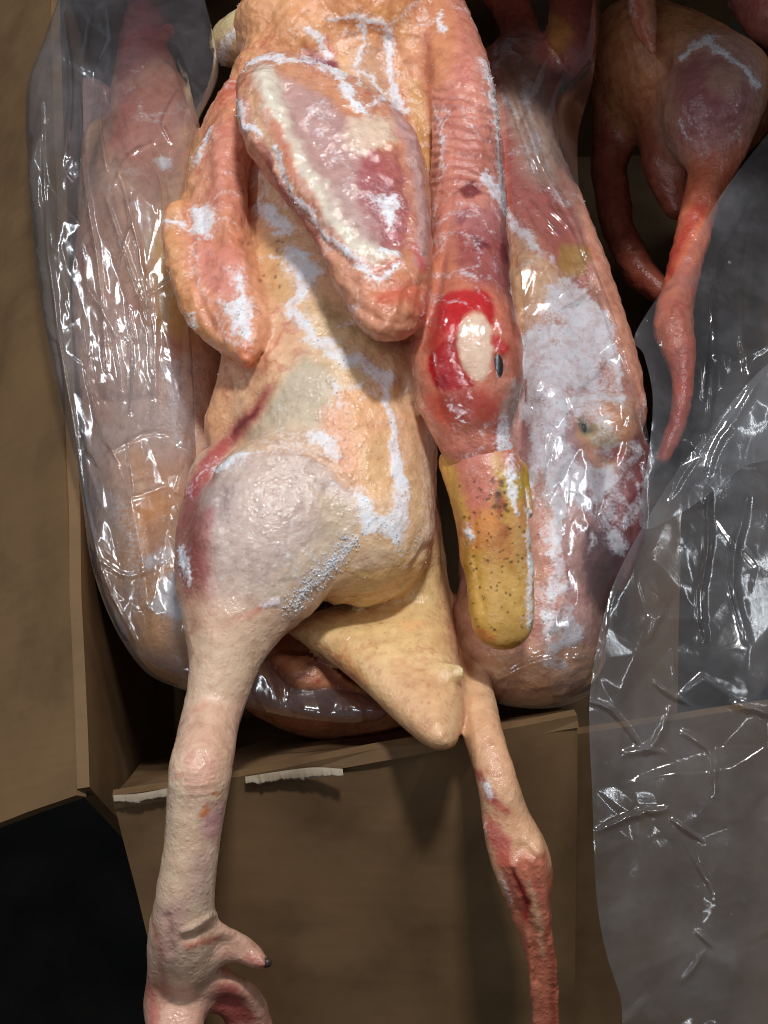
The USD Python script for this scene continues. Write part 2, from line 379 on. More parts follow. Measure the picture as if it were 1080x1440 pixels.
def card_material(name, col, dark):
    mat(name, {'g': ('geometry', {}), 'm': ('mapping', {'mapping_type': 'point', 'scale': (40, 420, 40)}), 'n': ('noise_texture', {'scale': 1.0, 'detail': 4.0}),
               'n2': ('noise_texture', {'scale': 22.0, 'detail': 5.0, 'roughness': 0.6}), 'r': ('rgb_ramp', {'ramp': [(0.3, dark), (0.7, col)]}),
               'r2': ('rgb_ramp', {'ramp': [(0.3, (0.62, 0.60, 0.58)), (0.5, (0.95, 0.95, 0.93)), (0.7, (1.12, 1.1, 1.08))]}), 'mx': ('mix_color', {'blend_type': 'multiply', 'fac': 1.0, 'use_clamp': False}),
               'b': ('bump', {'strength': 0.05, 'distance': 0.001}), 'p': ('principled_bsdf', {'roughness': 0.72, 'specular_ior_level': 0.3})},
        [('g.position', 'm.vector'), ('m.vector', 'n.vector'), ('g.position', 'n2.vector'), ('n.fac', 'r.fac'), ('n2.fac', 'r2.fac'), ('r.color', 'mx.a'), ('r2.color', 'mx.b'), ('mx.result', 'p.base_color'),
         ('n.fac', 'b.height'), ('b.normal', 'p.normal')], 'p.BSDF')
card_material('cardboard', (0.178, 0.106, 0.050), (0.166, 0.098, 0.046))
card_material('torn_paper', (0.50, 0.43, 0.33), (0.38, 0.30, 0.21))
mat('dark_floor', {'g': ('geometry', {}), 'n': ('noise_texture', {'scale': 30.0, 'detail': 4.0}), 'r': ('rgb_ramp', {'ramp': [(0.3, (0.006, 0.006, 0.005)), (0.7, (0.014, 0.014, 0.011))]}), 'p': ('principled_bsdf', {'roughness': 0.8, 'specular_ior_level': 0.1})},
    [('g.position', 'n.vector'), ('n.fac', 'r.fac'), ('r.color', 'p.base_color')], 'p.BSDF')
mat('eye', {'p': ('principled_bsdf', {'base_color': (0.008, 0.008, 0.008), 'roughness': 0.45})}, [], 'p.BSDF')
mat('claw_horn', {'p': ('principled_bsdf', {'base_color': (0.05, 0.035, 0.025), 'roughness': 0.35})}, [], 'p.BSDF')
mat('ice', {'p': ('principled_bsdf', {'base_color': (0.82, 0.85, 0.92), 'roughness': 0.25, 'subsurface_weight': 0.3, 'subsurface_scale': 0.001, 'coat_weight': 0.5})}, [], 'p.BSDF')

# ------------------------------------------------------------------ the setting: floor, and the open carton with its flaps folded out
FLOOR = -0.40
g = trimesh.creation.box((6, 6, 0.02)); g.apply_translation((0, 0, FLOOR - 0.01))
obj('floor', g, 'dark_floor', kind='structure')

def slab(corners, t=0.004, cells=24, wob=0.0012, seed=3):
    """a sheet of corrugated board: corners a b c d in turn, with a gentle warp and real thickness"""
    a, b, c, d = [np.asarray(q, float) for q in corners]
    s, r = np.meshgrid(np.linspace(0, 1, cells), np.linspace(0, 1, cells), indexing='ij'); s, r = s[..., None], r[..., None]
    p = (a * (1 - s) + b * s) * (1 - r) + (d * (1 - s) + c * s) * r
    n = np.cross(b - a, d - a); n /= np.linalg.norm(n)
    w = (meshkit.fbm(p * 22, 3, seed) - 0.5) * 2 * wob
    top = p + n * w[..., None]; bot = top - n * t
    V = np.vstack([top.reshape(-1, 3), bot.reshape(-1, 3)]); N = cells * cells; F = []
    I = np.arange(N).reshape(cells, cells)
    q = np.stack([I[:-1, :-1], I[1:, :-1], I[1:, 1:], I[:-1, 1:]], -1).reshape(-1, 4)
    F += [q, q[:, ::-1] + N]
    edge = np.concatenate([I[:, 0], I[-1, 1:], I[-2::-1, -1], I[0, -2:0:-1]])
    e2 = np.roll(edge, -1); F.append(np.stack([e2, edge, edge + N, e2 + N], 1))
    return V, np.vstack(F)

carton = thing('carton', 'brown corrugated cardboard carton with its flaps folded out, holding the frozen ducks', 'carton')
LR, LF = P(70, -60, 0), P(108, 1118, 0)                       # the left rim, rear to front
FL, FR = P(158, 1120, 0), P(812, 1006, 0)                     # the front rim
out = np.cross(FR - FL, [0, 0, 1.0]); out /= np.linalg.norm(out)      # out of the box, towards the viewer
if out[1] > 0: out = -out
fdir = (FR - FL) / np.linalg.norm(FR - FL)
sl = math.radians(47); down = out * math.cos(sl) + np.array([0, 0, -math.sin(sl)])
obj('front_flap', slab([FL + down * 0.17 + fdir * 0.004, FR + down * 0.17 - fdir * 0.014, FR, FL], seed=5, wob=.003), 'cardboard', carton, smooth=30)
NF = np.cross(fdir, down); NF *= np.sign(NF @ -FWD)
def fz(px, py, off):
    """height of the point seen at (px, py) that lies off metres nearer than the front flap"""
    d = P(px, py, -1.0) - CAM; t = ((FL - CAM) @ NF) / (d @ NF); q = CAM + d * t
    return float((q - d / np.linalg.norm(d) * off)[2])
inn = -out * 0.035 + np.array([0, 0, -0.075])
obj('front_wall', slab([FL + [0, 0, -.001], FR + [0, 0, -.001], FR + inn, FL + inn], seed=6), 'cardboard', carton, smooth=30)
ldir = (LF - LR) / np.linalg.norm(LF - LR)
obj('left_wall', slab([LF - ldir * 0.002, LF + np.array([0.012, 0, -0.2]), LR + np.array([0.012, 0, -0.2]), LR][::-1], seed=7), 'cardboard', carton, smooth=30)
lo_ = np.array([-0.13, -0.012, -0.105])
obj('left_flap', slab([LR + lo_, LR - [.0005, 0, 0], LF - [.0005, 0, 0], LF + lo_ + [0, -0.004, 0]][::-1], seed=8, wob=0.004), 'cardboard', carton, smooth=30)
RR, RF = P(1120, -80, 0), FR + fdir * 0.085 - out * 0.012
obj('right_wall', slab([RR, RR + np.array([-.004, 0, -.2]), RF + np.array([-.004, 0, -.2]), RF][::-1], seed=9), 'cardboard', carton, smooth=30)
obj('right_flap', slab([FR + down * 0.16 + fdir * 0.12 + [0, 0, -.03], FR + fdir * 0.12 + [0, 0, -.025], FR - fdir * 0.004 + [0, 0, -.012], FR + down * 0.16 - fdir * 0.014 + [0, 0, -.02]][::-1], seed=10), 'cardboard', carton, smooth=30)
B0 = [LR + [0.0, 0.06, 0], RR + [0, 0.06, 0]]
obj('rear_wall', slab([B0[0] + [0, 0, -.2], B0[1] + [0, 0, -.2], B0[1] + [0, 0, 0.0], B0[0] + [0, 0, 0.0]], seed=11), 'cardboard', carton, smooth=30)
obj('rear_flap', slab([B0[0] + [0, 0.002, 0.001], B0[1] + [0, .002, 0.001], [0.26, 0.115, 0.25], [-0.17, 0.30, 0.06]], seed=12), 'cardboard', carton, smooth=30)
bz = np.array([0, 0, -0.2])
obj('base', slab([LF + bz + [.005, 0, 0], RF + bz, RR + bz + [0, .06, 0], LR + bz + [.005, .06, 0]], seed=13), 'cardboard', carton, smooth=30)

def torn_strip(pts, z, width, seed, n=60):
    """a ragged ribbon of torn liner paper curling off an edge"""
    rng = np.random.default_rng(seed); q = spline(pts, n // (len(pts) - 1)); V = []; F = []
    for i, (x, y) in enumerate(q):
        ww = width * (0.45 + 0.9 * float(meshkit.fbm(np.array([i * .23, seed * 5.1, 0]), 3, seed))) * math.sin(math.pi * (i + 0.5) / len(q)) ** 0.4
        a = P(x, y, z); V += [a + [0, 0.0008, 0.001], a + down * ww * 0.5 + NF * (.0012 + rng.normal(0, .0002)), a + down * ww * (1 + rng.normal(0, .02)) + NF * (.0006 + rng.normal(0, .0002))]
    for i in range(len(q) - 1):
        for j in range(2):
            F.append([3 * i + j, 3 * i + j + 1, 3 * i + 4 + j, 3 * i + 3 + j])
    V = np.array(V); F = np.array(F); N = len(V)
    return np.vstack([V, V - [0, 0, 0.0004]]), np.vstack([F, F[:, ::-1] + N])
obj('torn_edge', torn_strip([(345, 1097), (390, 1090), (440, 1084), (482, 1086)], 0.001, 0.0024, 1), 'torn_paper', carton, smooth=True)
obj('torn_edge', torn_strip([(160, 1123), (200, 1120), (260, 1108), (300, 1100)], 0.001, 0.0016, 2), 'torn_paper', carton, smooth=True)

# ================================================================== the duck on top
rng = np.random.default_rng(11)
duck = thing('duck_carcass', 'frosted duck uncovered on top, yellow bill hanging down and legs over the carton rim', 'duck')
wing_poly = [(333, 108), (365, 82), (405, 72), (455, 92), (520, 120), (575, 170), (600, 240), (606, 330), (606, 400), (592, 455), (556, 480), (508, 466), (471, 405), (440, 335), (400, 278), (361, 231), (338, 180)]
lwing = [(322, 108), (348, 118), (356, 190), (348, 270), (352, 340), (374, 420), (382, 465), (362, 502), (347, 519), (325, 502), (268, 455), (246, 390), (235, 330), (240, 304), (260, 258), (276, 190)]
tail_poly = [(405, 890), (440, 862), (500, 846), (560, 822), (590, 740), (606, 660), (622, 740), (634, 850), (648, 930), (652, 1000), (640, 1048), (610, 1054), (575, 1030), (520, 978), (470, 935)]
prims = [
    Chain('torso', [(480, 40, .012, 120), (465, 220, .014, 138), (462, 420, .014, 146), (468, 600, .016, 148), (500, 742, .020, 112)], k=0.008),
    Chain('shoulder', [(400, 40, .040, 70), (500, 20, .046, 80), (560, 40, .042, 60), (585, 170, .034, 32), (590, 330, .026, 26)], k=0.008),
    Chain('shoulder', [(360, 105, .040, 36), (420, 60, .050, 40)], k=0.008),
    Chain('side', [(378, 300, .024, 42), (394, 410, .028, 44), (362, 520, .026, 44), (322, 600, .02, 36)], k=0.008),
    Pad('back_wing', wing_poly, (.066, -.00002, .00000), .030, rnd=.011, k=0.003, dome=.004),
    Pad('wing', lwing, (.043, .00004, .00001), .017, rnd=.008, k=0.0012, dome=.003),
    Chain('wing', [(252, 300, .045, 20), (243, 330, .045, 17), (262, 400, .045, 20), (300, 460, .044, 20), (345, 510, .042, 12)], k=0.004),
    Chain('wing', [(330, 150, .046, 26), (318, 240, .049, 20), (322, 330, .049, 18), (340, 440, .046, 22)], k=0.006),
    Chain('thigh', [(394, 726, .034, 112), (366, 786, .034, 106), (330, 868, .029, 62)], k=0.006, flat=.62),
    Chain('thigh', [(300, 660, .024, 30), (275, 740, .024, 28), (275, 830, .025, 26)], k=0.010),
    Chain('leg', [(322, 880, .028, 58), (311, 950, .025, 46), (297, 1010, .023, 42), (283, 1075, fz(283, 1075, .034), 45), (277, 1120, fz(277, 1120, .038), 43), (268, 1200, fz(268, 1200, .044), 39), (260, 1262, fz(260, 1262, .046), 42), (258, 1310, fz(258, 1310, .045), 46), (262, 1350, fz(262, 1350, .042), 42)], k=0.007),
    Pad('foot', [(212, 1300), (250, 1310), (300, 1330), (322, 1368), (300, 1396), (286, 1440), (280, 1490), (214, 1490), (206, 1380)], fz(262, 1390, .036), .013, rnd=.006, k=0.006),
    Chain('foot', [(240, 1300, fz(240, 1300, .045), 24), (224, 1350, fz(224, 1350, .043), 18), (222, 1420, fz(222, 1420, .038), 15), (226, 1490, fz(226, 1490, .033), 16)], k=0.004),
    Chain('foot', [(270, 1350, fz(270, 1350, .044), 18), (266, 1420, fz(266, 1420, .039), 15), (258, 1490, fz(258, 1490, .034), 16)], k=0.004),
    Pad('foot', [(276, 1288), (308, 1294), (342, 1316), (380, 1350), (370, 1366), (330, 1352), (296, 1352)], fz(325, 1325, .040), .010, rnd=.0045, k=0.005),
    Chain('foot', [(300, 1302, fz(300, 1302, .047), 10), (340, 1322, fz(340, 1322, .044), 9), (372, 1352, fz(372, 1352, .039), 8)], k=0.003),
    Chain('foot', [(300, 1380, fz(300, 1380, .041), 16), (338, 1388, fz(338, 1388, .040), 15), (360, 1416, fz(360, 1416, .036), 17), (378, 1490, fz(378, 1490, .030), 17)], k=0.004),
    Chain('foot', [(296, 1396, fz(296, 1396, .036), 22), (328, 1418, fz(328, 1418, .035), 20), (344, 1460, fz(344, 1460, .031), 24), (348, 1510, fz(348, 1510, .027), 26)], k=0.004),
    Pad('tail', tail_poly, (-.003, 0, .00013), .028, rnd=.012, k=0.003, dome=.004),
    Chain('tail', [(585, 830, .0, 34), (596, 740, .004, 26)], k=0.006),
    Chain('nub', [(626, 946, .016, 15), (645, 945, .018, 13)], k=0.003),
    Chain('vent', [(392, 932, -.006, 16), (425, 948, -.006, 24), (470, 962, -.008, 16), (520, 985, -.012, 12)], k=0.006),
    Chain('neck', [(585, -60, .040, 50), (612, 20, .044, 46), (640, 90, .046, 46), (654, 170, .046, 48), (656, 260, .046, 52), (658, 350, .046, 57), (656, 420, .047, 64), (656, 488, .049, 78), (658, 540, .048, 77), (665, 600, .0445, 57), (681, 648, .0402, 46), (686, 684, .0338, 32)], flat=0.85, k=0.004),
    Chain('right_leg', [(636, 860, -.016, 26), (656, 950, -.010, 32), (676, 1020, .007, 29), (698, 1095, fz(698, 1095, .026), 29), (711, 1150, fz(711, 1150, .031), 34), (728, 1198, fz(728, 1198, .036), 40), (742, 1245, fz(742, 1245, .038), 31), (752, 1300, fz(752, 1300, .040), 25), (762, 1355, fz(762, 1355, .043), 15), (767, 1410, fz(767, 1410, .043), 13), (771, 1480, fz(771, 1480, .042), 13)], k=0.0015),
    Chain('right_leg', [(722, 1215, fz(722, 1215, .046), 13), (738, 1262, fz(738, 1262, .047), 11), (746, 1320, fz(746, 1320, .047), 9), (752, 1400, fz(752, 1400, .046), 9), (760, 1490, fz(760, 1490, .044), 8)], k=0.0012),
    Chain('right_leg', [(752, 1205, fz(752, 1205, .046), 15), (760, 1260, fz(760, 1260, .047), 11), (770, 1320, fz(770, 1320, .047), 9), (779, 1380, fz(779, 1380, .046), 8), (783, 1490, fz(783, 1490, .044), 8)], k=0.0012),
    Chain('right_leg', [(690, 1165, fz(690, 1165, .036), 12), (706, 1225, fz(706, 1225, .042), 12), (726, 1290, fz(726, 1290, .043), 8), (742, 1345, fz(742, 1345, .043), 5)], k=0.0015),
    Chain('right_leg', [(745, 1190, fz(745, 1190, .040), 18), (762, 1222, fz(762, 1222, .041), 12), (766, 1245, fz(766, 1245, .041), 9)], k=0.004),
]
base = {'*': (224, 178, 132), 'torso': (232, 184, 144), 'shoulder': (226, 160, 114), 'side': (222, 158, 112), 'back_wing': (206, 142, 112), 'wing': (222, 152, 118), 'thigh': (206, 172, 145),
        'leg': (230, 196, 168), 'foot': (214, 160, 138), 'tail': (234, 194, 138), 'nub': (236, 216, 160), 'vent': (176, 110, 78), 'right_leg': (226, 176, 138), 'neck': (212, 140, 122)}
T = ['torso', 'side', 'thigh', 'tail']
BW, LW, SH, NK, TH, RL = ['back_wing'], ['wing'], ['shoulder', 'torso', 'back_wing'], ['neck'], ['thigh', 'torso', 'side'], ['right_leg']
DK = (120, 35, 42)
ops = [
    # torso
    C(['torso'], [(430, 410), (560, 480), (600, 560), (520, 580), (430, 480)], (232, 200, 152), .8, 20),
    C(['torso'], [(380, 560), (420, 500), (470, 530), (470, 600), (400, 620), (350, 620)], (200, 190, 168), .85, 14),
    C(['torso'], [(470, 545), (530, 545), (548, 610), (552, 690), (510, 690), (470, 640), (455, 590)], (232, 176, 128), .9, 12),
    C(['torso'], [(510, 640), (550, 600), (552, 690), (520, 700)], (232, 188, 136), .8, 12),
    C(['torso'], [(455, 575), (490, 590), (500, 660), (480, 670), (455, 620)], (228, 158, 128), .6, 14),
    C(['torso'], [(470, 770), (590, 760), (600, 840), (480, 860)], (224, 184, 120), .8, 16),
    C(['torso'], [(570, 540), (610, 560), (612, 760), (585, 780), (575, 660)], (214, 182, 138), .7, 10),
    C(['torso', 'thigh'], [(505, 770), (540, 760), (560, 790), (530, 800), (495, 800)], (232, 200, 170), .8, 8),
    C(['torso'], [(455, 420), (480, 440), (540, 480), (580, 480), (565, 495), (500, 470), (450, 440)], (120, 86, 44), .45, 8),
    C(['side'], [(345, 270), (362, 270), (366, 340), (352, 350)], (196, 104, 66), .8, 6),
    C(['side', 'torso'], [(352, 330), (400, 340), (410, 420), (370, 410)], (216, 172, 112), .7, 12),
    C(['side'], [(330, 560), (385, 450), (405, 470), (360, 560), (330, 600)], (228, 164, 120), .6, 12),
    FP(T, [(400, 350), (436, 356), (450, 388), (432, 424), (424, 442), (470, 482), (520, 508), (562, 530), (556, 542), (500, 520), (450, 494), (410, 455), (404, 436), (418, 400), (402, 374)]),
    FS(T, [(548, 528), (540, 560), (552, 610), (560, 660), (566, 710), (560, 760)], [14, 12, 13, 16, 18, 16]),
    FP(T, [(496, 688), (512, 692), (528, 716), (548, 722), (556, 690), (572, 690), (576, 735), (566, 772), (552, 752), (520, 750), (506, 732)]),
    FS(T, [(505, 520), (545, 545)], 9), FS(T, [(470, 540), (468, 552), (474, 575)], [10, 7, 4]), FS(T, [(468, 542), (505, 545)], 4),
    FP(T, [(428, 608), (458, 610), (472, 628), (474, 640), (462, 640), (440, 626), (425, 622)]), FS(T, [(360, 622), (400, 618), (430, 622)], 6, .62),
    FS(['torso', 'tail'], [(596, 590), (602, 680), (600, 750), (570, 800)], [24, 30, 34, 20], .48, 14, 4),
    FS(T, [(526, 540), (532, 600)], 3, .6), FS(T, [(578, 510), (590, 570)], 20, .42, 12),
    FS(T, [(364, 292), (384, 304), (404, 322), (388, 330)], [22, 26, 22, 12], .9), FS(T, [(355, 375), (372, 362), (402, 372)], 6, .8),
    FS(T, [(352, 230), (372, 262), (362, 280)], 14, .55),
    RS(['torso'], [(480, 855), (560, 826), (600, 770)], 10, -1.4), RS(['torso', 'thigh'], [(350, 640), (400, 630), (450, 645), (500, 690)], 8, -1.0),
    # thigh
    C(TH, [(275, 690), (320, 652), (380, 638), (440, 644), (488, 686), (503, 722), (490, 765), (440, 806), (396, 842), (330, 872), (296, 862), (280, 780)], (210, 188, 178), .95, 9, 10),
    C(TH, [(440, 690), (503, 715), (490, 770), (430, 815), (360, 860), (400, 800), (450, 750)], (220, 198, 158), .5, 22),
    C(TH, [(290, 690), (330, 680), (320, 730), (285, 740)], (160, 140, 142), .5, 14),
    CS(TH, [(268, 705), (262, 760), (270, 820), (278, 880)], [36, 46, 42, 26], (132, 50, 56), .85, 12),
    CS(TH, [(292, 720), (288, 790), (296, 850)], [14, 18, 14], (166, 78, 74), .6, 8),
    CS(TH, [(375, 548), (340, 600), (300, 645), (272, 690)], [12, 20, 26, 20], (166, 60, 66), .85, 8),
    CS(TH, [(362, 572), (330, 610)], 6, (110, 26, 40), .8, 4),
    CS(TH, [(308, 882), (350, 866), (385, 846)], [8, 10, 6], (212, 90, 70), .8, 5),
    FS(TH, [(303, 662), (326, 652), (350, 642)], [6, 10, 5]), FS(TH, [(345, 640), (390, 634), (430, 640), (470, 664)], 3, .75, 3),
    FS(TH, [(257, 768), (262, 800), (265, 822)], [8, 11, 6]), FS(TH, [(302, 884), (324, 876), (336, 870)], [8, 12, 7]), FS(TH, [(370, 854), (390, 844)], 12),
    FS(TH, [(298, 905), (302, 920)], 6), FS(TH, [(470, 680), (500, 700)], 5, .8), FS(TH, [(345, 905), (380, 895)], 6, .6),
    FS(['thigh', 'torso'], [(420, 842), (450, 810), (480, 780), (500, 752)], [14, 16, 18, 14], .66, 6, 10),
    FS(TH, [(268, 700), (276, 680), (290, 660)], 5, .6, 4),
    RS(TH, [(300, 660), (350, 640), (440, 644)], 6, .5, 5), RS(TH, [(312, 690), (298, 780), (310, 850)], 8, -.5),
    G(TH, [(275, 690), (380, 638), (500, 700), (440, 806), (330, 872), (280, 780)], .6),
    # legs and feet
    C(['leg', 'thigh'], [(265, 900), (370, 900), (340, 980), (262, 980)], (228, 196, 168), .6, 16), C(['leg'], [(250, 990), (340, 990), (330, 1060), (250, 1040)], (222, 172, 150), .5, 20),
    CS(['leg'], [(276, 1000), (286, 990)], 8, (214, 140, 118), .5), C(['leg'], [(262, 1060), (300, 1060), (300, 1110), (262, 1110)], (226, 160, 142), .5, 12),
    C(['leg'], [(285, 1135), (318, 1135), (312, 1180), (285, 1175)], (198, 146, 152), .7, 10), CS(['leg'], [(283, 1145), (292, 1138)], 6, (206, 116, 22), .9, 3), CS(['leg'], [(300, 1117), (306, 1116)], 4, (206, 116, 22), .9, 3),
    C(['leg'], [(270, 1200), (295, 1200), (290, 1260), (265, 1260)], (190, 152, 148), .5, 12), C(['leg', 'foot'], [(225, 1280), (260, 1270), (250, 1350), (225, 1340)], (196, 148, 146), .6, 12),
    CS(['leg', 'foot'], [(262, 1330), (285, 1326), (305, 1318)], 8, (176, 70, 52), .7, 5), CS(['leg', 'foot'], [(215, 1300), (225, 1340), (232, 1400)], 7, (180, 96, 90), .5, 5),
    C(['foot'], [(300, 1390), (330, 1385), (360, 1440), (300, 1440)], (150, 50, 50), .8, 10), CS(['foot'], [(212, 1390), (214, 1440)], 14, (186, 84, 84), .6), CS(['foot'], [(352, 1346), (372, 1356)], 12, (170, 80, 70), .6),
    RS(['leg'], [(262, 1322), (285, 1316), (306, 1304)], 9, -1.2, 5), RS(['leg'], [(258, 1308), (280, 1300), (304, 1286)], 7, .9, 5), RS(['leg'], [(236, 1290), (240, 1340)], 8, -.9, 6),
] + [RS(['leg'], [(240 + rng.uniform(-4, 14), y), (283, y + rng.uniform(-4, 4)), (326 + rng.uniform(-14, 4), y - 6)], 3, -.28, 3, 2) for y in range(1035, 1130, 8)] + [
    CS(RL, [(652, 1072), (668, 1086), (682, 1102)], [5, 9, 8], (168, 60, 52), .8, 4), CS(RL, [(690, 1120), (712, 1142)], [16, 8], (182, 70, 66), .8, 6), CS(RL, [(692, 1160), (708, 1190), (712, 1215)], [16, 26, 14], (172, 62, 60), .8, 7),
    CS(RL, [(655, 985), (652, 1010)], 12, (170, 80, 70), .7, 6), C(RL, [(700, 1205), (790, 1230), (800, 1480), (740, 1480)], (196, 96, 76), .75, 14), CS(RL, [(722, 1232), (736, 1258), (744, 1290)], [10, 14, 10], (128, 24, 28), .85, 5),
    CS(RL, [(745, 1240), (756, 1290), (764, 1340)], 7, (220, 176, 140), .8, 4), CS(RL, [(765, 1320), (776, 1300)], 8, (130, 40, 40), .7, 5), CS(RL, [(752, 1240), (762, 1262)], 9, (206, 110, 96), .8, 4),
    CS(RL, [(775, 1330), (780, 1440)], 8, (140, 40, 40), .6, 5), FS(RL, [(684, 1106), (688, 1118)], 11), FS(RL, [(700, 1230), (714, 1256), (724, 1280)], [5, 8, 4], .7), FS(RL, [(688, 1158), (686, 1180)], 5, .7),
    RS(RL, [(720, 1225), (745, 1290), (756, 1380)], 7, -1.2, 5), RS(RL, [(742, 1225), (758, 1300)], 6, .8, 5), RS(RL, [(735, 1192), (760, 1210)], 9, -1.0, 6),
    # tail
    C(['tail', 'torso'], [(430, 872), (500, 852), (570, 832), (600, 800), (610, 880), (500, 905)], (236, 204, 144), .7, 16), C(['tail'], [(520, 940), (650, 940), (650, 1060), (560, 1060)], (230, 182, 142), .7, 30),
    CS(['tail'], [(488, 925), (500, 945), (515, 960)], 10, (232, 150, 90), .5, 7), CS(['tail'], [(570, 880), (595, 878)], 12, (226, 150, 90), .5, 7), CS(['tail'], [(632, 700), (636, 860), (646, 960)], 12, (200, 150, 130), .5, 8),
    C(['vent', 'tail'], [(430, 935), (450, 920), (490, 965), (540, 1000), (500, 985)], (110, 40, 44), .7, 6), CS(['vent'], [(395, 930), (420, 940)], 12, (206, 140, 96), .7, 6),
    FS(['tail'], [(572, 840), (596, 838)], 6, .6), RS(['tail'], [(440, 905), (520, 890), (600, 870)], 14, .7, 12),
    # back wing: pale keel, glassy muscle, red edge, frost
    C(BW, [(356, 98), (389, 98), (413, 160), (430, 207), (459, 250), (500, 262), (526, 298), (551, 362), (508, 368), (471, 335), (444, 292), (419, 243), (401, 191), (366, 149)], (232, 224, 206), .92, 11, 14),
    C(BW, [(395, 105), (440, 120), (500, 180), (540, 260), (560, 330), (540, 352), (490, 318), (445, 250), (412, 185)], (196, 160, 158), .85, 14, 16),
    C(BW, [(510, 215), (560, 220), (575, 300), (570, 350), (535, 330), (510, 270)], (170, 88, 96), .8, 14, 18),
    C(BW, [(486, 168), (548, 165), (556, 200), (520, 212), (488, 200)], (236, 212, 190), .85, 10, 14), CS(BW, [(556, 150), (580, 220), (592, 300), (588, 370)], 16, (196, 158, 160), .75, 6),
    CS(BW, [(395, 90), (430, 110), (470, 130), (500, 150)], 20, (222, 162, 122), .6, 10), C(BW, [(500, 395), (600, 380), (606, 470), (540, 485)], (210, 138, 104), .7, 14), CS(BW, [(540, 420), (580, 410), (596, 440)], 24, (206, 82, 66), .6, 12),
    CS(BW, [(352, 130), (366, 180), (396, 240)], 9, (226, 190, 150), .7, 5), CS(BW, [(366, 205), (396, 262), (432, 322), (466, 390)], [10, 14, 14, 10], (132, 52, 58), .8, 7, 10), CS(BW, [(380, 160), (404, 220), (440, 280), (480, 345)], 6, (206, 110, 84), .7, 5), CS(BW, [(402, 225), (430, 280), (462, 330), (500, 366)], 5, (214, 120, 76), .7, 4),
    CS(BW, [(505, 372), (530, 378), (560, 370)], 7, (206, 110, 100), .7, 5), CS(BW, [(582, 350), (592, 380)], 10, (200, 70, 70), .7, 5), CS(BW, [(450, 385), (490, 440), (520, 470)], 14, (176, 112, 88), .6, 8),
    FS(BW, [(382, 208), (400, 240), (424, 284), (452, 322), (486, 356), (520, 378)], [8, 7, 8, 9, 8, 5]), FS(BW, [(500, 376), (530, 390), (556, 376)], [8, 12, 8]), FP(BW, [(524, 278), (552, 276), (556, 300), (545, 322), (534, 300)]), FS(BW, [(538, 352), (556, 358)], 12),
    FS(BW, [(330, 108), (345, 92), (380, 80), (420, 84), (450, 92)], [4, 6, 8, 7, 5]), FS(BW, [(338, 140), (346, 170), (362, 188)], [8, 12, 12], .9), FS(BW, [(450, 96), (478, 110), (500, 140), (520, 160)], [12, 13, 14, 8]),
    FS(BW, [(548, 330), (590, 355)], 5, .6), FS(BW, [(566, 250), (580, 300)], 5, .5), FS(BW, [(470, 425), (500, 462)], 10, .45, 8),
    RS(BW, [(368, 110), (392, 170), (440, 260), (510, 340)], [26, 28, 44, 50], 1.6, 18), RS(BW, [(402, 130), (450, 215), (500, 300)], 18, -1.2, 12), RS(BW, [(575, 180), (592, 280), (592, 370)], 10, 1.0, 8), RS(BW, [(556, 180), (572, 280), (570, 360)], 8, -.8, 8),
    RS(BW, [(505, 430), (540, 452), (580, 452)], 9, -1.0, 7), RS(BW, [(498, 400), (540, 408), (596, 400)], 8, -.9, 7), RS(BW, [(530, 470), (556, 440), (560, 410)], 8, .9, 7), RS(BW, [(340, 120), (352, 190), (396, 255), (440, 325), (480, 400)], 10, .9, 7), RS(BW, [(384, 215), (430, 305), (500, 378), (560, 380)], 6, -.9, 6), G(BW, [(340, 100), (480, 120), (575, 220), (570, 370), (500, 380), (400, 250)], .95),
    # shoulder
    C(SH, [(430, 70), (465, 80), (470, 98), (440, 96), (425, 85)], (150, 62, 84), .8, 6), C(SH, [(436, 80), (470, 86), (468, 96), (440, 94)], (120, 30, 60), .7, 4), CS(SH, [(452, 50), (470, 75)], 8, (206, 80, 62), .6, 5),
    C(['shoulder'], [(395, 50), (460, 20), (560, 10), (600, 80), (560, 60), (480, 45), (420, 75)], (218, 154, 92), .7, 14), CS(['shoulder', 'torso'], [(584, 120), (596, 200), (600, 300), (596, 390)], 24, (210, 168, 104), .8, 8),
    C(SH, [(500, 70), (545, 75), (550, 130), (520, 130), (500, 100)], (206, 160, 132), .7, 8),
    FS(SH, [(430, 40), (448, 58), (462, 76)], [10, 12, 8]), FS(SH, [(460, 28), (500, 22), (540, 40), (556, 62)], [5, 8, 9, 6]), FS(SH, [(505, 30), (512, 60), (502, 92), (508, 118)], [8, 7, 6, 4]), FS(SH, [(545, 50), (548, 100), (556, 140), (572, 156)], [10, 13, 16, 10]),
    FS(SH, [(500, 96), (520, 110), (540, 140)], 5), FS(SH, [(520, 150), (552, 128)], 5), FS(SH, [(552, 96), (590, 120)], 4, .8), FS(SH, [(575, 140), (598, 150)], 6, .8), FS(['shoulder'], [(572, 190), (580, 260), (590, 330)], [6, 5, 5], .8), FS(SH, [(480, 60), (490, 40)], 5, .8), FS(SH, [(560, 20), (585, 60), (600, 120)], 4, .7),
    FS(['shoulder'], [(596, 150), (606, 170)], 14, .55, 6), RS(['shoulder'], [(470, 60), (540, 50), (590, 130)], 8, -.9, 8), RS(['shoulder'], [(430, 70), (450, 85)], 10, -1.3, 8),
    # left wing
    CS(LW, [(268, 200), (255, 270), (240, 320), (250, 390), (270, 450), (330, 508)], 22, (224, 160, 102), .7, 8), C(LW, [(300, 170), (345, 170), (345, 260), (330, 300), (290, 280)], (220, 140, 124), .6, 14), C(LW, [(272, 345), (330, 350), (345, 400), (320, 420), (285, 400)], (220, 138, 126), .7, 12),
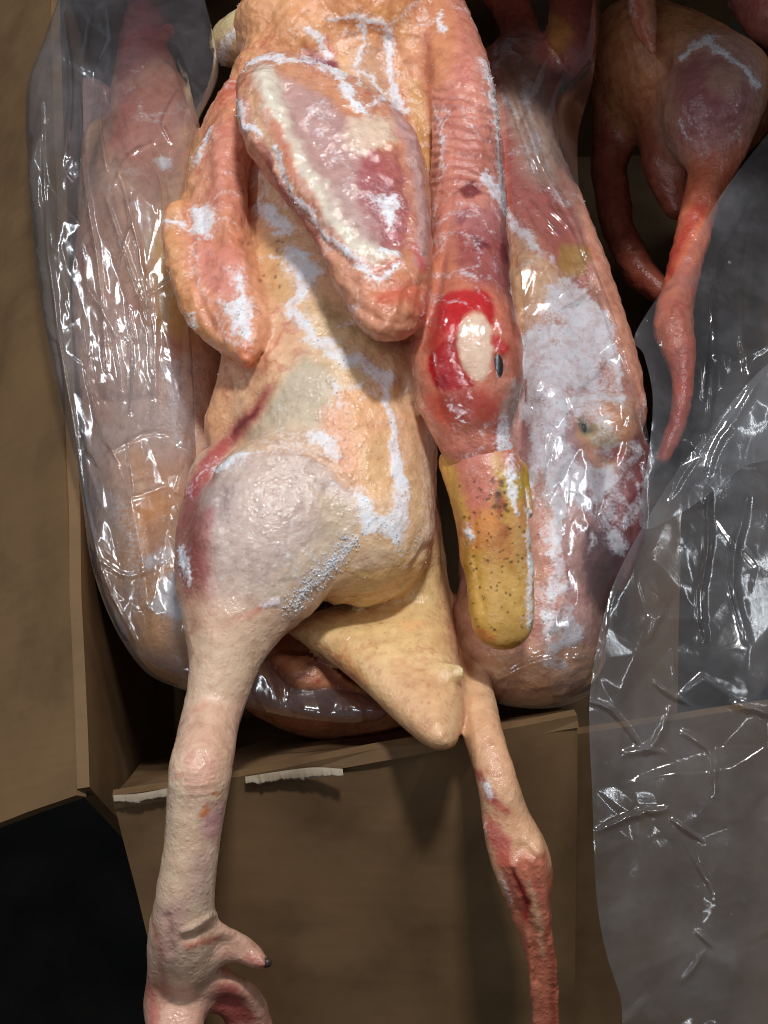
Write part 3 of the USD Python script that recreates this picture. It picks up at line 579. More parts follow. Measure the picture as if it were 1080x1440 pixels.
    CS(LW, [(300, 130), (320, 120), (340, 135)], 26, (204, 92, 76), .6, 10), CS(LW, [(342, 175), (346, 200)], 10, (150, 50, 48), .8, 5), CS(LW, [(270, 336), (295, 338)], 7, (200, 90, 76), .7, 4), CS(LW, [(345, 490), (348, 512)], 22, (220, 120, 76), .7, 8),
    CS(LW, [(350, 225), (346, 270), (340, 320)], 7, (176, 84, 56), .7, 5), CS(LW, [(283, 150), (272, 190), (262, 222)], 8, (190, 160, 100), .6, 5),
    FP(LW, [(272, 290), (303, 288), (300, 320), (294, 334), (278, 332), (270, 318)]), FP(LW, [(326, 383), (340, 385), (345, 412), (360, 434), (351, 464), (350, 484), (338, 482), (324, 446), (308, 422), (330, 417)]), FS(LW, [(236, 312), (250, 312), (262, 318)], 9), FS(LW, [(295, 180), (286, 205), (278, 228)], [8, 10, 8], .9),
    FS(LW, [(268, 350), (276, 390), (290, 420)], 4, .7), FS(LW, [(305, 440), (318, 470), (332, 486)], 5, .7), FS(LW, [(312, 170), (300, 200)], 4, .6), FS(LW, [(320, 240), (338, 250)], 8, .5), FS(LW, [(268, 446), (276, 456)], 8, .8),
    RS(LW, [(262, 262), (268, 330), (272, 400), (300, 460)], 8, -1.0, 6), RS(LW, [(300, 190), (318, 300), (322, 390)], 14, .8, 12), RS(LW, [(345, 290), (356, 400), (372, 440)], 7, -.8, 6),
    # neck and head
    C(NK, [(590, 360), (650, 350), (650, 410), (590, 430)], (216, 138, 100), .7, 14), C(NK, [(640, 330), (725, 330), (725, 410), (690, 410), (650, 385)], (156, 74, 76), .75, 12), CS(NK, [(712, 350), (722, 420), (726, 470)], 14, (150, 40, 52), .7, 7),
    C(NK, [(560, -20), (620, -20), (640, 60), (612, 130), (592, 80)], (220, 150, 104), .8, 14), CS(NK, [(600, 50), (606, 110)], 12, (150, 70, 58), .6, 6), C(NK, [(590, 420), (610, 440), (596, 520), (600, 590), (580, 560), (575, 470)], (226, 160, 130), .8, 10),
    C(NK, [(600, 400), (700, 400), (730, 470), (725, 560), (690, 600), (620, 600), (590, 540), (595, 450)], (216, 124, 96), .8, 14),
    C(NK, [(598, 555), (640, 545), (700, 560), (690, 600), (640, 606), (606, 590)], (206, 80, 62), .8, 12), C(NK, [(600, 446), (632, 420), (650, 440), (628, 478), (604, 490)], (214, 44, 38), .85, 8),
    C(NK, [(612, 432), (640, 408), (682, 408), (698, 442), (692, 458), (676, 434), (654, 444), (642, 470), (630, 470), (616, 452)], (200, 12, 26), .96, 4, 5),
    C(NK, [(606, 494), (632, 474), (648, 478), (646, 510), (664, 536), (658, 546), (620, 546), (603, 522)], (182, 8, 20), .97, 4, 5),
    C(NK, [(652, 452), (672, 440), (690, 458), (692, 492), (684, 530), (666, 532), (648, 508), (644, 478)], (232, 204, 178), .97, 4, 3), CS(NK, [(694, 478), (706, 490)], 14, (200, 36, 36), .9, 4), CS(NK, [(706, 520), (702, 545)], 20, (216, 150, 124), .6, 6),
    C(NK, [(612, 592), (700, 596), (704, 650), (640, 660), (618, 640)], (196, 114, 92), .8, 8), C(NK, [(640, 640), (668, 630), (678, 672), (655, 680)], (190, 112, 98), .8, 6),
    C(NK, [(716, 540), (740, 540), (738, 590), (712, 600), (700, 580)], (206, 190, 178), .6, 8), CS(NK, [(700, 600), (704, 640)], 14, (172, 80, 84), .6, 6),
] + [CS(NK, [(608, y + rng.uniform(-4, 4)), (640, y + rng.uniform(-5, 2)), (690, y + 6 + rng.uniform(-4, 8))], rng.uniform(2.5, 5), (156, 84, 80), .55, 3, 5) for y in range(140, 262, 11)] + [RS(NK, [(610, y), (645, y - 4 + rng.uniform(-3, 3)), (700, y + 8)], 6, -.9, 5, 6) for y in range(130, 262, 13)] + [
    C(NK, [(644, 268), (656, 250), (672, 256), (676, 272), (660, 274)], (120, 40, 44), .9, 3), C(NK, [(642, 310), (658, 296), (656, 312), (646, 320)], (150, 56, 56), .85, 3), C(NK, [(662, 326), (684, 340), (690, 348), (668, 346)], (120, 44, 56), .9, 4), C(NK, [(702, 340), (712, 342), (718, 372), (706, 366)], (120, 34, 44), .9, 4),
    C(NK, [(632, 300), (700, 290), (710, 330), (660, 332)], (170, 104, 112), .55, 10),
    FS(NK, [(612, 150), (620, 200), (616, 260), (606, 320)], [6, 10, 6, 8], .75), FS(NK, [(680, 90), (694, 140), (702, 210), (704, 290)], [14, 12, 10, 8], .85), FS(NK, [(682, 240), (700, 270), (712, 300)], [12, 20, 12], .9), FS(NK, [(626, 330), (650, 330), (682, 356)], 3, .8, 3), FS(NK, [(640, 288), (664, 290), (690, 322)], 3, .8, 3), FS(NK, [(628, 278), (640, 262)], 4, .7), FS(NK, [(648, 384), (668, 388)], 8, .9),
    FS(NK, [(618, 22), (626, 38)], 12, .9), FS(NK, [(606, 350), (602, 390)], 5, .6), FS(NK, [(578, 480), (584, 540), (596, 590), (606, 620)], [10, 10, 8, 6], .55, 6), FS(NK, [(708, 590), (712, 640), (716, 670)], [16, 22, 12], .85), FS(NK, [(722, 540), (728, 580)], 10, .55, 6), FS(NK, [(600, 440), (612, 428)], 8, .6), FS(NK, [(665, 150), (660, 230)], 16, .33, 10),
    CS(NK, [(612, 640), (640, 668), (652, 700)], 16, (206, 162, 70), .85, 7, 8), CS(NK, [(700, 650), (720, 660), (730, 690)], 18, (202, 160, 80), .75, 8, 10), CS(NK, [(660, 640), (664, 670), (672, 690)], 20, (188, 108, 92), .7, 9, 12), RS(NK, [(640, 455), (640, 500), (655, 535)], 8, -.4, 6), RS(NK, [(640, 410), (685, 412), (698, 445)], 8, -.4, 6), RS(NK, [(705, 505), (706, 530)], 14, -1.6, 7),
    G(NK, [(590, 400), (740, 400), (740, 600), (590, 600)], .95), G(NK, [(630, 240), (725, 240), (725, 400), (630, 400)], .7), ('g', NK, 'poly', [(652, 452), (672, 440), (690, 458), (692, 492), (684, 530), (666, 532), (648, 508), (644, 478)], 0, 4, .12, 1.0, 3),
] + spots(rng, [(300, 690), (430, 660), (480, 720), (400, 820), (310, 850)], 120, 0.8, 2.6, (236, 228, 222), ['thigh', 'torso'], .55) + spots(rng, tail_poly, 130, .6, 1.7, (190, 110, 70), ['tail'], .5) + spots(rng, [(330, 340), (410, 330), (400, 430), (350, 400)], 12, 1, 2.2, (120, 56, 40), ['side', 'torso', 'wing'], .7)
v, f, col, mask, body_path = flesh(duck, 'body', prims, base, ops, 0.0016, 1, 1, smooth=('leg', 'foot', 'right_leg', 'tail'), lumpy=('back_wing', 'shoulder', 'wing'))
TOPDUCK = (v, f, mask)

# the bill
bp = [Chain('bill', [(682, 634, .040, 43), (687, 665, .0423, 47), (692, 695, .0410, 47), (697, 740, .0375, 47), (702, 800, .030, 48), (706, 862, .025, 46), (708, 872, .024, 43)], flat=0.55, k=0.004),
      Chain('bill', [(632, 650, .036, 16), (650, 700, .034, 18), (668, 780, .028, 18)], k=0.006), Chain('bill', [(735, 660, .036, 8), (742, 720, .032, 10)], k=0.006)]
bo = [C(None, [(650, 690), (720, 690), (730, 780), (660, 780)], (214, 150, 92), .6, 20, 20), C(None, [(670, 830), (730, 800), (735, 880), (690, 890)], (210, 174, 116), .5, 18, 18), CS(None, [(712, 690), (700, 720), (708, 750)], 14, (150, 70, 56), .6, 8, 10), C(None, [(660, 690), (695, 690), (690, 770), (662, 780)], (222, 140, 66), .75, 10), C(None, [(620, 645), (650, 660), (660, 730), (640, 720)], (204, 162, 66), .7, 10), C(None, [(690, 800), (745, 800), (745, 900), (690, 905)], (208, 166, 88), .8, 20),
      C(None, [(660, 780), (690, 780), (690, 905), (665, 890)], (216, 168, 76), .7, 14), CS(None, [(655, 760), (664, 860), (690, 906), (730, 906)], 8, (150, 112, 24), .7, 6), CS(None, [(702, 700), (706, 725)], [14, 10], (172, 50, 44), .85, 4), CS(None, [(700, 690), (696, 712)], 12, (110, 84, 50), .8, 5),
      CS(None, [(728, 740), (732, 800)], 14, (206, 170, 110), .5, 6), C(None, [(700, 650), (740, 655), (742, 700), (705, 690)], (190, 156, 50), .8, 8), CS(None, [(675, 890), (690, 896)], 10, (196, 100, 50), .6, 5), CS(None, [(640, 650), (690, 660), (726, 660)], 12, (196, 130, 70), .6, 8),
      C(None, [(625, 600), (735, 600), (726, 655), (708, 668), (692, 690), (674, 722), (656, 706), (646, 668), (636, 640)], (196, 114, 98), .92, 10, 16), CS(None, [(700, 650), (716, 690), (708, 730)], 12, (206, 176, 70), .6, 8, 10), CS(None, [(668, 700), (664, 740)], 8, (204, 112, 84), .6, 7, 8),
      FS(None, [(742, 690), (746, 760), (747, 830), (742, 880)], [6, 9, 10, 6], .95), FS(None, [(658, 742), (664, 758)], [7, 10], .9), FS(None, [(716, 640), (720, 690), (728, 720)], [10, 16, 10], .8), FS(None, [(664, 660), (690, 690)], 10, .4), FS(None, [(690, 800), (688, 870)], 3, .4),
      RS(None, [(672, 690), (668, 780), (680, 860)], 5, -.4, 5), RS(None, [(700, 740), (700, 850)], 14, .4, 12)] + spots(rng, [(640, 660), (738, 670), (748, 880), (670, 890)], 110, .5, 1.6, (40, 30, 14), None, .85) + spots(rng, [(680, 670), (720, 670), (715, 720), (690, 720)], 10, 1.5, 3.5, (70, 40, 30), None, .7)
bv, bf, bc, bm, bill_path = flesh(duck, 'bill', bp, {'*': (212, 156, 88)}, bo, 0.0011, 1, 5, 'bill_horn', rough_noise=0.0003, mottle=0.06, rime=0.0, label='yellow bill with dark specks and frost down one side')

def ellipsoid(c, r, axes=None, sub=2):
    s = trimesh.creation.icosphere(sub); V = s.vertices * r
    if axes is not None: V = V @ np.asarray(axes)
    return V + c, s.faces
def surf(v, px, py):
    """the nearest vertex of v seen at (px, py)"""
    uv, w = proj(v); d = np.hypot(uv[:, 0] - px, uv[:, 1] - py); i = np.nonzero(d < 6)[0]
    return v[i[np.argmin(w[i])]] if len(i) else P(px, py, .04)
VIEW = [RIGHT, UP, -FWD]
obj('eye', ellipsoid(surf(v, 705, 516) + FWD * 0.0008, (.0020, .0042, .0022), VIEW), 'eye', duck, smooth=True)
e_ = surf(v, 372, 1360); obj('claw', trimesh.creation.capsule(0.0020, 0.0015, count=[10, 10]).apply_transform(trimesh.transformations.rotation_matrix(1.2, [0, 1, 0])).apply_translation(e_ + FWD * .002), 'claw_horn', duck, smooth=True)

# ice crystals frozen onto the frosted skin
def crystals(parent, v, mask, n, seed, rmin=.00014, rmax=.00038, thr=0.55):
    r = np.random.default_rng(seed); nn = np.nonzero(mask[:, 0] > thr)[0]
    if not len(nn): return
    pick = r.choice(nn, min(n, len(nn)), replace=False)
    o = np.array([[1, 0, 0], [-1, 0, 0], [0, 1, 0], [0, -1, 0], [0, 0, 1], [0, 0, -1]], float)
    F = np.array([[0, 2, 4], [2, 1, 4], [1, 3, 4], [3, 0, 4], [2, 0, 5], [1, 2, 5], [3, 1, 5], [0, 3, 5]])
    k = len(pick); s = r.uniform(rmin, rmax, (k, 1, 1)) * r.uniform(.5, 1.4, (k, 6, 3)); q = trimesh.transformations
    R = np.array([trimesh.transformations.random_rotation_matrix(r.random(3))[:3, :3] for _ in range(k)])
    V = np.einsum('kij,kvj->kvi', R, o[None] * s) + v[pick][:, None] + r.normal(0, .00025, (k, 1, 3))
    obj('ice_crystals', (V.reshape(-1, 3), (F[None] + 6 * np.arange(k)[:, None, None]).reshape(-1, 3)), 'ice', parent, kind='stuff')
crystals(duck, v, mask, 3000, 21)
upper = proj(v)[0][:, 1] < 900
crystals(duck, v[upper], mask[upper] + 1, 2200, 23, .00012, .00030)
# dark hoar along the fold between thigh and belly
fold = np.array([surf(v, x + rng.normal(0, 9), y + rng.normal(0, 7)) for x, y in np.repeat(spline([(408, 862), (440, 826), (470, 796), (500, 752)], 60), 5, axis=0)])
crystals(duck, fold, np.ones((len(fold), 3)), 1500, 22, .00010, .00042)

# ================================================================== duck in the clear bag, left
duck1 = thing('duck_carcass', 'frozen duck under the wrinkled clear bag at the left, beside the carton wall', 'duck')
prims = [
    Chain('torso', [(215, 150, -.006, 58), (212, 300, -.008, 96), (208, 450, -.012, 104), (222, 620, -.018, 104), (245, 780, -.02, 112), (275, 870, -.02, 95)], k=0.01),
    Chain('neckstump', [(205, 125, -.002, 46), (196, 80, -.008, 32), (206, 40, -.016, 34), (235, -40, -.03, 36)], k=0.006), Chain('neckstump', [(180, 100, .002, 16), (186, 66, .0, 12), (200, 48, -.004, 14)], k=.004), Chain('neckstump', [(232, 90, .0, 15), (226, 62, .0, 10), (238, 44, -.004, 12)], k=.004), Chain('neckstump', [(205, 86, .004, 14), (214, 62, .004, 12)], k=.003),
    Chain('wing', [(150, 200, -.020, 34), (142, 350, -.022, 36), (150, 480, -.022, 34)], k=0.008),
    Chain('wing', [(255, 220, .008, 46), (250, 330, .012, 48), (240, 440, .008, 44)], k=0.008),
    Chain('thigh', [(200, 700, -.004, 60), (230, 790, -.004, 72), (250, 880, -.006, 60)], k=0.008),
    Chain('under', [(125, 150, -.05, 40), (112, 330, -.046, 56), (120, 520, -.048, 60), (140, 680, -.05, 56)], k=0.012),
    Chain('belly', [(300, 430, -.020, 40), (296, 560, -.024, 46), (300, 640, -.026, 40)], k=0.01),
    Chain('rump', [(330, 880, -.030, 80), (420, 960, -.040, 70), (520, 980, -.045, 66)], k=0.01),
    Chain('cap', [(330, 60, -.002, 36), (360, 50, .006, 40), (390, 80, .0, 34)], k=0.008),
]
base = {'*': (214, 172, 140), 'torso': (216, 168, 140), 'neckstump': (128, 40, 34), 'under': (176, 140, 136), 'wing': (220, 172, 134), 'thigh': (226, 164, 92), 'belly': (150, 112, 66), 'rump': (170, 104, 70), 'cap': (224, 200, 150)}
ops = [C(None, [(215, 330), (270, 330), (270, 470), (230, 460)], (234, 186, 96), .9, 14), C(None, [(150, 120), (260, 120), (240, 230), (170, 230)], (206, 130, 108), .8, 20), C(['torso'], [(160, 460), (280, 500), (270, 640), (170, 620)], (206, 188, 178), .6, 24),
       C(None, [(90, 600), (180, 600), (180, 760), (110, 760)], (210, 180, 160), .6, 24), C(None, [(180, 800), (270, 780), (270, 960), (200, 940)], (224, 158, 90), .8, 16), C(None, [(200, 200), (260, 180), (250, 260), (200, 280)], (212, 150, 120), .6, 20),
       C(None, [(170, 720), (240, 710), (230, 800), (180, 800)], (228, 156, 80), .7, 14), C(None, [(225, 480), (270, 470), (268, 505), (230, 500)], (214, 140, 100), .7, 8), CS(None, [(170, 100), (230, 50)], 30, (120, 26, 26), .6, 12), CS(None, [(180, 140), (160, 200)], 16, (190, 90, 60), .6, 10),
       FP(None, [(205, 850), (245, 800), (275, 830), (270, 870), (230, 872)]), FP(['torso'], [(225, 505), (275, 500), (275, 640), (240, 620)], .6, 14), FP(None, [(195, 780), (240, 760), (240, 790), (210, 800)], .8), FS(None, [(225, 228), (235, 230)], 14), FS(None, [(120, 680), (180, 740), (190, 850)], 40, .5, 16),
       FS(['cap'], [(312, 90), (320, 60), (340, 40)], 16, .8), C(['torso'], [(235, 820), (262, 815), (262, 850), (240, 855)], (150, 120, 100), .7, 10),
       RS(None, [(170, 240), (190, 400), (175, 560)], 10, -1.2, 10), RS(None, [(150, 700), (220, 690)], 10, -1.2, 10)]
v1, f1, _, m1, _ = flesh(duck1, 'body', prims, base, ops, 0.0021, 1, 2, rough_noise=.0004)
crystals(duck1, v1, m1, 500, 31)

# ================================================================== frost-caked duck, right
duck2 = thing('duck_carcass', 'frost-caked duck right of the hanging yellow bill, with a dull eye showing through white frost', 'duck')
prims = [
    Chain('torso', [(722, 110, -.008, 56), (722, 250, -.008, 70), (742, 390, -.010, 84), (762, 520, -.010, 86), (768, 640, -.010, 90), (768, 760, -.010, 92), (756, 880, -.012, 92)], k=0.012),
    Chain('torso', [(700, 640, -.010, 60), (710, 780, -.012, 64), (720, 900, -.014, 70)], k=0.010),
    Chain('head', [(822, 588, .004, 38), (850, 612, .004, 48), (878, 640, -.002, 36)], k=0.004),
    Chain('flank', [(868, 660, -.004, 44), (868, 730, -.004, 42), (846, 810, -.010, 40)], k=0.004),
    Chain('neck', [(778, 250, -.004, 26), (806, 330, .0, 32), (832, 420, .0, 38), (856, 510, .002, 42), (868, 580, .0, 42)], k=0.004),
    Chain('bulge', [(742, 345, .006, 28), (750, 400, .008, 36), (738, 460, .006, 28)], k=0.004),
    Chain('ridge', [(770, 560, .010, 30), (795, 650, .012, 22), (812, 720, .008, 20), (830, 780, .002, 18)], k=0.008),
    Chain('ridge', [(742, 640, .006, 26), (760, 720, .008, 26), (765, 800, .006, 26)], k=0.006),
    Chain('wing', [(800, -60, -.004, 34), (806, 20, .002, 32), (795, 76, .004, 34), (768, 100, .002, 26)], k=0.006),
    Chain('wing', [(690, -40, .000, 30), (724, 20, .000, 26), (740, 80, -.004, 22)], k=0.008),
    Chain('leg', [(690, 900, -.014, 60), (740, 930, -.016, 56), (800, 930, -.02, 46)], k=0.010),
]
base = {'*': (212, 160, 138), 'torso': (208, 156, 142), 'head': (214, 162, 122), 'flank': (136, 56, 56), 'neck': (210, 150, 126), 'bulge': (230, 186, 136), 'ridge': (186, 150, 150), 'wing': (190, 84, 60), 'leg': (222, 176, 136)}
ops = [C(None, [(700, 190), (740, 200), (790, 280), (834, 380), (800, 390), (750, 340), (712, 310)], (192, 92, 82), .8, 14, 16), C(None, [(700, 80), (760, 100), (790, 240), (740, 250)], (206, 178, 158), .7, 14), C(None, [(785, 350), (815, 345), (828, 375), (810, 390), (788, 380)], (198, 160, 76), .8, 7),
       C(None, [(840, 660), (915, 600), (920, 720), (880, 790), (850, 740)], (140, 56, 58), .9, 8), C(None, [(820, 740), (880, 760), (860, 860), (826, 830)], (92, 48, 54), .9, 10), C(['torso', 'leg'], [(735, 680), (775, 660), (780, 760), (765, 820), (745, 800)], (230, 172, 136), .9, 8),
       CS(['torso'], [(770, 750), (772, 800)], 16, (206, 108, 90), .7, 8), C(None, [(805, 590), (830, 572), (870, 580), (890, 590), (885, 640), (860, 660), (820, 640)], (222, 160, 118), .95, 5), C(None, [(816, 590), (850, 590), (866, 620), (848, 632), (822, 620)], (196, 180, 136), .85, 6),
       CS(None, [(850, 635), (875, 640)], 16, (176, 60, 56), .8, 6), CS(None, [(818, 594), (826, 606)], 14, (90, 100, 80), .85, 4), C(None, [(725, 600), (755, 590), (760, 640), (740, 660)], (196, 140, 136), .7, 8), CS(None, [(790, 500), (786, 520)], 12, (190, 90, 90), .7, 5), CS(None, [(800, 640), (808, 680), (830, 710)], 8, (120, 70, 80), .6, 5),
       C(['wing'], [(770, 20), (800, 30), (800, 70), (775, 80)], (224, 150, 60), .8, 8), CS(['wing'], [(745, 95), (790, 108)], 18, (90, 24, 20), .8, 6), C(['leg', 'torso'], [(680, 920), (840, 900), (840, 990), (680, 990)], (220, 164, 116), .7, 14),
       FP(None, [(752, 470), (770, 400), (800, 390), (850, 440), (880, 540), (870, 575), (835, 566), (805, 578), (795, 620), (820, 660), (862, 650), (868, 668), (845, 700), (850, 730), (876, 760), (868, 775), (840, 740), (820, 720), (800, 700), (790, 760), (800, 820), (780, 850), (800, 880), (790, 910), (765, 900), (770, 820), (774, 720), (760, 660), (740, 600), (735, 540)], .95, 5, 9),
       FP(None, [(738, 540), (760, 440), (830, 420), (880, 530), (860, 600), (800, 600), (790, 760), (800, 880), (760, 890), (765, 760), (745, 640)], .55, 12, 24), FS(None, [(740, 120), (752, 200), (790, 290)], 24, .5, 12, 16), FP(None, [(725, 480), (752, 455), (770, 420), (780, 480), (760, 540), (735, 520)], .9, 8), FP(None, [(760, 860), (800, 850), (812, 900), (770, 920)], .9, 6, 12), FS(None, [(740, 690), (752, 640), (758, 610)], 14, .9), FS(None, [(700, 110), (730, 180), (770, 270)], [12, 18, 10], .5, 8), FS(None, [(770, 930), (800, 940)], 20, .6, 8), FS(None, [(715, 300), (735, 330), (760, 350)], [12, 14, 10], .8), FS(None, [(770, 330), (790, 440)], 10, .5),
       CS(None, [(840, 660), (850, 700), (880, 740), (880, 780)], 5, (96, 40, 52), .5, 5), CS(None, [(782, 600), (800, 650), (826, 700), (846, 740)], [6, 9, 9, 6], (112, 70, 84), .85, 5, 8),
       RS(None, [(806, 600), (830, 572), (880, 590)], 6, .8, 5), RS(None, [(820, 592), (828, 608)], 14, -1.3, 6), RS(None, [(790, 620), (810, 690), (850, 760)], 8, -1.0, 6)]
v2, f2, _, m2, _ = flesh(duck2, 'body', prims, base, ops, 0.0019, 1, 3, patchy=.45, rough_noise=.0012)
crystals(duck2, v2, m2, 2600, 41)
obj('eye', ellipsoid(surf(v2, 824, 600) + FWD * 0.0012, (.0014, .0024, .0016), VIEW), 'eye', duck2, smooth=True)

# ================================================================== duck standing in the shade, rear right
duck3 = thing('duck_carcass', 'shaded duck at the rear right with round bruised thigh and thin red leg', 'duck')
prims = [
    Chain('torso', [(890, 60, -.030, 60), (930, 100, -.030, 90), (1000, 140, -.030, 92)], k=0.012),
    Chain('thigh', [(1005, 120, -.012, 66), (1000, 165, -.012, 66), (995, 200, -.014, 48)], k=0.010),
    Chain('shin', [(1010, 215, -.014, 34), (986, 285, -.016, 27), (962, 380, -.016, 25), (946, 455, -.013, 28), (952, 485, -.013, 26), (960, 530, -.014, 18), (954, 588, -.016, 15), (932, 645, -.020, 12)], k=0.006),
    Chain('wing', [(872, 130, -.046, 38), (856, 240, -.056, 26), (868, 320, -.058, 24), (900, 384, -.058, 24), (950, 430, -.056, 14)], k=0.008, n=1),
    Chain('wing', [(940, 180, -.034, 42), (938, 240, -.040, 32), (950, 290, -.044, 20)], k=0.010),
]
base = {'*': (206, 140, 96), 'torso': (208, 142, 98), 'thigh': (196, 150, 130), 'shin': (206, 112, 84), 'wing': (150, 78, 60)}
ops = [C(['thigh'], [(950, 90), (1040, 70), (1060, 150), (1020, 210), (960, 200)], (160, 100, 106), .85, 16), C(['thigh'], [(1000, 90), (1040, 90), (1040, 130), (1005, 130)], (200, 160, 140), .7, 14), CS(['shin'], [(985, 290), (950, 350), (938, 380)], 16, (176, 50, 44), .7, 8), CS(['shin'], [(965, 500), (955, 580), (930, 640)], 30, (176, 66, 48), .8, 10),
       FS(['thigh', 'torso'], [(960, 80), (990, 60), (1030, 80), (1062, 120)], [8, 14, 10, 10], .85), FS(['thigh'], [(1000, 215), (1030, 200), (1040, 180)], [8, 10, 6], .8), FS(['thigh'], [(955, 170), (970, 200)], 6, .8), G(['thigh'], [(950, 90), (1040, 70), (1060, 150), (1020, 210), (960, 200)], .95)]
v3, f3, _, m3, _ = flesh(duck3, 'body', prims, base, ops, 0.0021, 1, 4, rime=.15)
crystals(duck3, v3, m3, 300, 51)

wing = thing('duck_wing', 'pink wing tip hanging at the upper right in front of the shaded duck', 'wing')
prims = [Chain('wing', [(896, -60, .012, 24), (902, 0, .010, 21), (908, 40, .008, 17), (918, 72, .006, 7)], k=0.004)]
flesh(wing, 'wing_tip', prims, {'*': (216, 140, 110)}, [CS(None, [(896, 0), (905, 60)], 8, (176, 90, 70), .7, 5), FS(None, [(912, 40), (920, 70)], 5, .6)], 0.0016, 1, 6)
neck = thing('duck_carcass', 'pink piece of a duck in the upper right corner behind the shaded duck', 'duck')
prims = [Chain('neck', [(1050, -50, -.02, 46), (1075, 10, -.02, 40), (1100, 40, -.02, 30)], k=0.004), Chain('neck', [(1100, 10, -.02, 44), (1150, 60, -.03, 50)], k=.008)]
flesh(neck, 'body', prims, {'*': (196, 120, 110)}, [], 0.0021, 1, 7)

# ================================================================== plastic film
SMOOTH = {}
def film(name, poly, base_z, lift, ops, label, category, material, over, parent=None, step=3.0, sigma=3.0, crumple=0.0012, stretch=(1.0, 1.0), angle=0.0, seed=1, edge_drop=0.0, group=None, fine=1.0, rand=0, lean=0.0, facets=()):
    """a sheet of film draped over what lies below, with its outline at poly and creases along ops: (points, width px, height m)"""
    poly = np.asarray(poly, float); outline = spline(np.vstack([poly, poly[:1]]), 6)[:-1]
    lo, hi = outline.min(0) - step, outline.max(0) + step
    U, V = np.meshgrid(np.arange(lo[0], hi[0] + step, step), np.arange(lo[1], hi[1] + step, step))
    d = poly_sd(U.ravel(), V.ravel(), outline).reshape(U.shape)
    gy, gx = np.gradient(d, step); gl = np.hypot(gx, gy) + 1e-6
    near = (d > -step * 0.6) & (d < step * 1.2)
    U = np.where(near, U - d * gx / gl, U); V = np.where(near, V - d * gy / gl, V)
    keep = d < step * 1.2
    # depth of the bed: what lies below, or the plane base_z
    cu, cv = (np.arange(300) - 60 + .5) * 6, (np.arange(400) - 60 + .5) * 6
    CU, CV = np.meshgrid(cu, cv)
    ray = RIGHT * ((CU - 540) / FPX)[..., None] - UP * ((CV - 720) / FPX)[..., None] + FWD
    zz = base_z(CU, CV) if callable(base_z) else base_z
    plane = (zz - CAM[2]) / ray[..., 2]
    D = ndi.minimum_filter(np.min([DEPTHS[o] for o in over], axis=0), 3); D = np.minimum(D, plane)
    D = ndi.minimum_filter(D, int(sigma) * 2 + 1); D = ndi.gaussian_filter(D, sigma) - lift
    w = ndi.map_coordinates(D, [V / 6 + 60 - .5, U / 6 + 60 - .5], order=1, mode='nearest')
    ca, sa = math.cos(angle), math.sin(angle)
    q = np.stack([(U * ca + V * sa) / stretch[0], (-U * sa + V * ca) / stretch[1], np.full(U.shape, seed * 3.7)], -1)
    wq = q + 18 * np.stack([meshkit.fbm(q / 90, 2, seed + 3) - .5, meshkit.fbm(q / 90, 2, seed + 4) - .5, 0 * U], -1)
    rg = lambda s, k: np.abs(2 * meshkit.noise(wq / s, seed + k) - 1)
    h = crumple * (1.6 * (1 - rg(95, 1)) + 0.9 * (1 - rg(48, 2)) + fine * (0.55 * (1 - rg(24, 5)) + 0.28 * (1 - rg(12, 6)) + 0.12 * (1 - rg(6.5, 7))))
    h *= 0.55 + 0.9 * meshkit.noise(q / 70, seed + 9)
    rf = np.random.default_rng(seed + 70); q2 = wq[..., :2].reshape(-1, 2); a0, a1 = q2.min(0) - 60, q2.max(0) + 60
    for gap, amp in facets:                  # crumpled film: flat facets that meet in sharp creases
        n_ = int(np.prod((a1 - a0) / gap)); pt = rf.uniform(a0, a1, (n_, 2))
        h = h + LinearNDInterpolator(pt, rf.normal(0, amp, n_), fill_value=0.0)(q2).reshape(U.shape)
    for pts, wd, ht in ops:
        s = spline(pts, 5); s[1:-1] += np.random.default_rng(int(abs(pts[0][0])) + seed).normal(0, wd * 0.18, s[1:-1].shape)
        L = np.linspace(0, 1, len(s)); e, t = seg_dist(U, V, s, L)
        h = h + ht * np.exp(-(e / wd) ** 2) * (0.25 + 0.75 * np.sin(np.pi * np.clip(t, .02, .98)) ** 0.5)
    w = w - h
    r_ = np.random.default_rng(seed + 50); made = 0
    while made < rand:
        c0 = r_.uniform(lo, hi)
        if poly_sd(c0[:1], c0[1:], outline)[0] > -8: continue
        an = math.pi / 2 + lean + r_.normal(0, .45); ln = r_.uniform(14, 60); bend = r_.normal(0, .25)
        dv = np.array([math.cos(an), math.sin(an)]); pv = np.array([-dv[1], dv[0]])
        s = spline([c0 - dv * ln, c0 + pv * ln * bend, c0 + dv * ln], 5); wd = r_.uniform(2.6, 6.0)
        e, t = seg_dist(U, V, s, np.linspace(0, 1, len(s)))
        h = h + wd * r_.uniform(.00012, .00034) * np.exp(-(e / wd) ** 2) * np.sin(np.pi * np.clip(t, .02, .98)); made += 1
    if edge_drop: w = w + edge_drop * np.exp(d / 9.0)
    X = at_depth(U, V, w); idx = np.full(U.shape, -1); idx[keep] = np.arange(keep.sum())
    q4 = np.stack([idx[:-1, :-1], idx[1:, :-1], idx[1:, 1:], idx[:-1, 1:]], -1).reshape(-1, 4); q4 = q4[(q4 >= 0).all(1)]
    Vx = X[keep]
    if parent is None: parent = thing(name, label, category, group)
    return obj('sheet', (Vx, q4), material, parent, smooth=True), parent

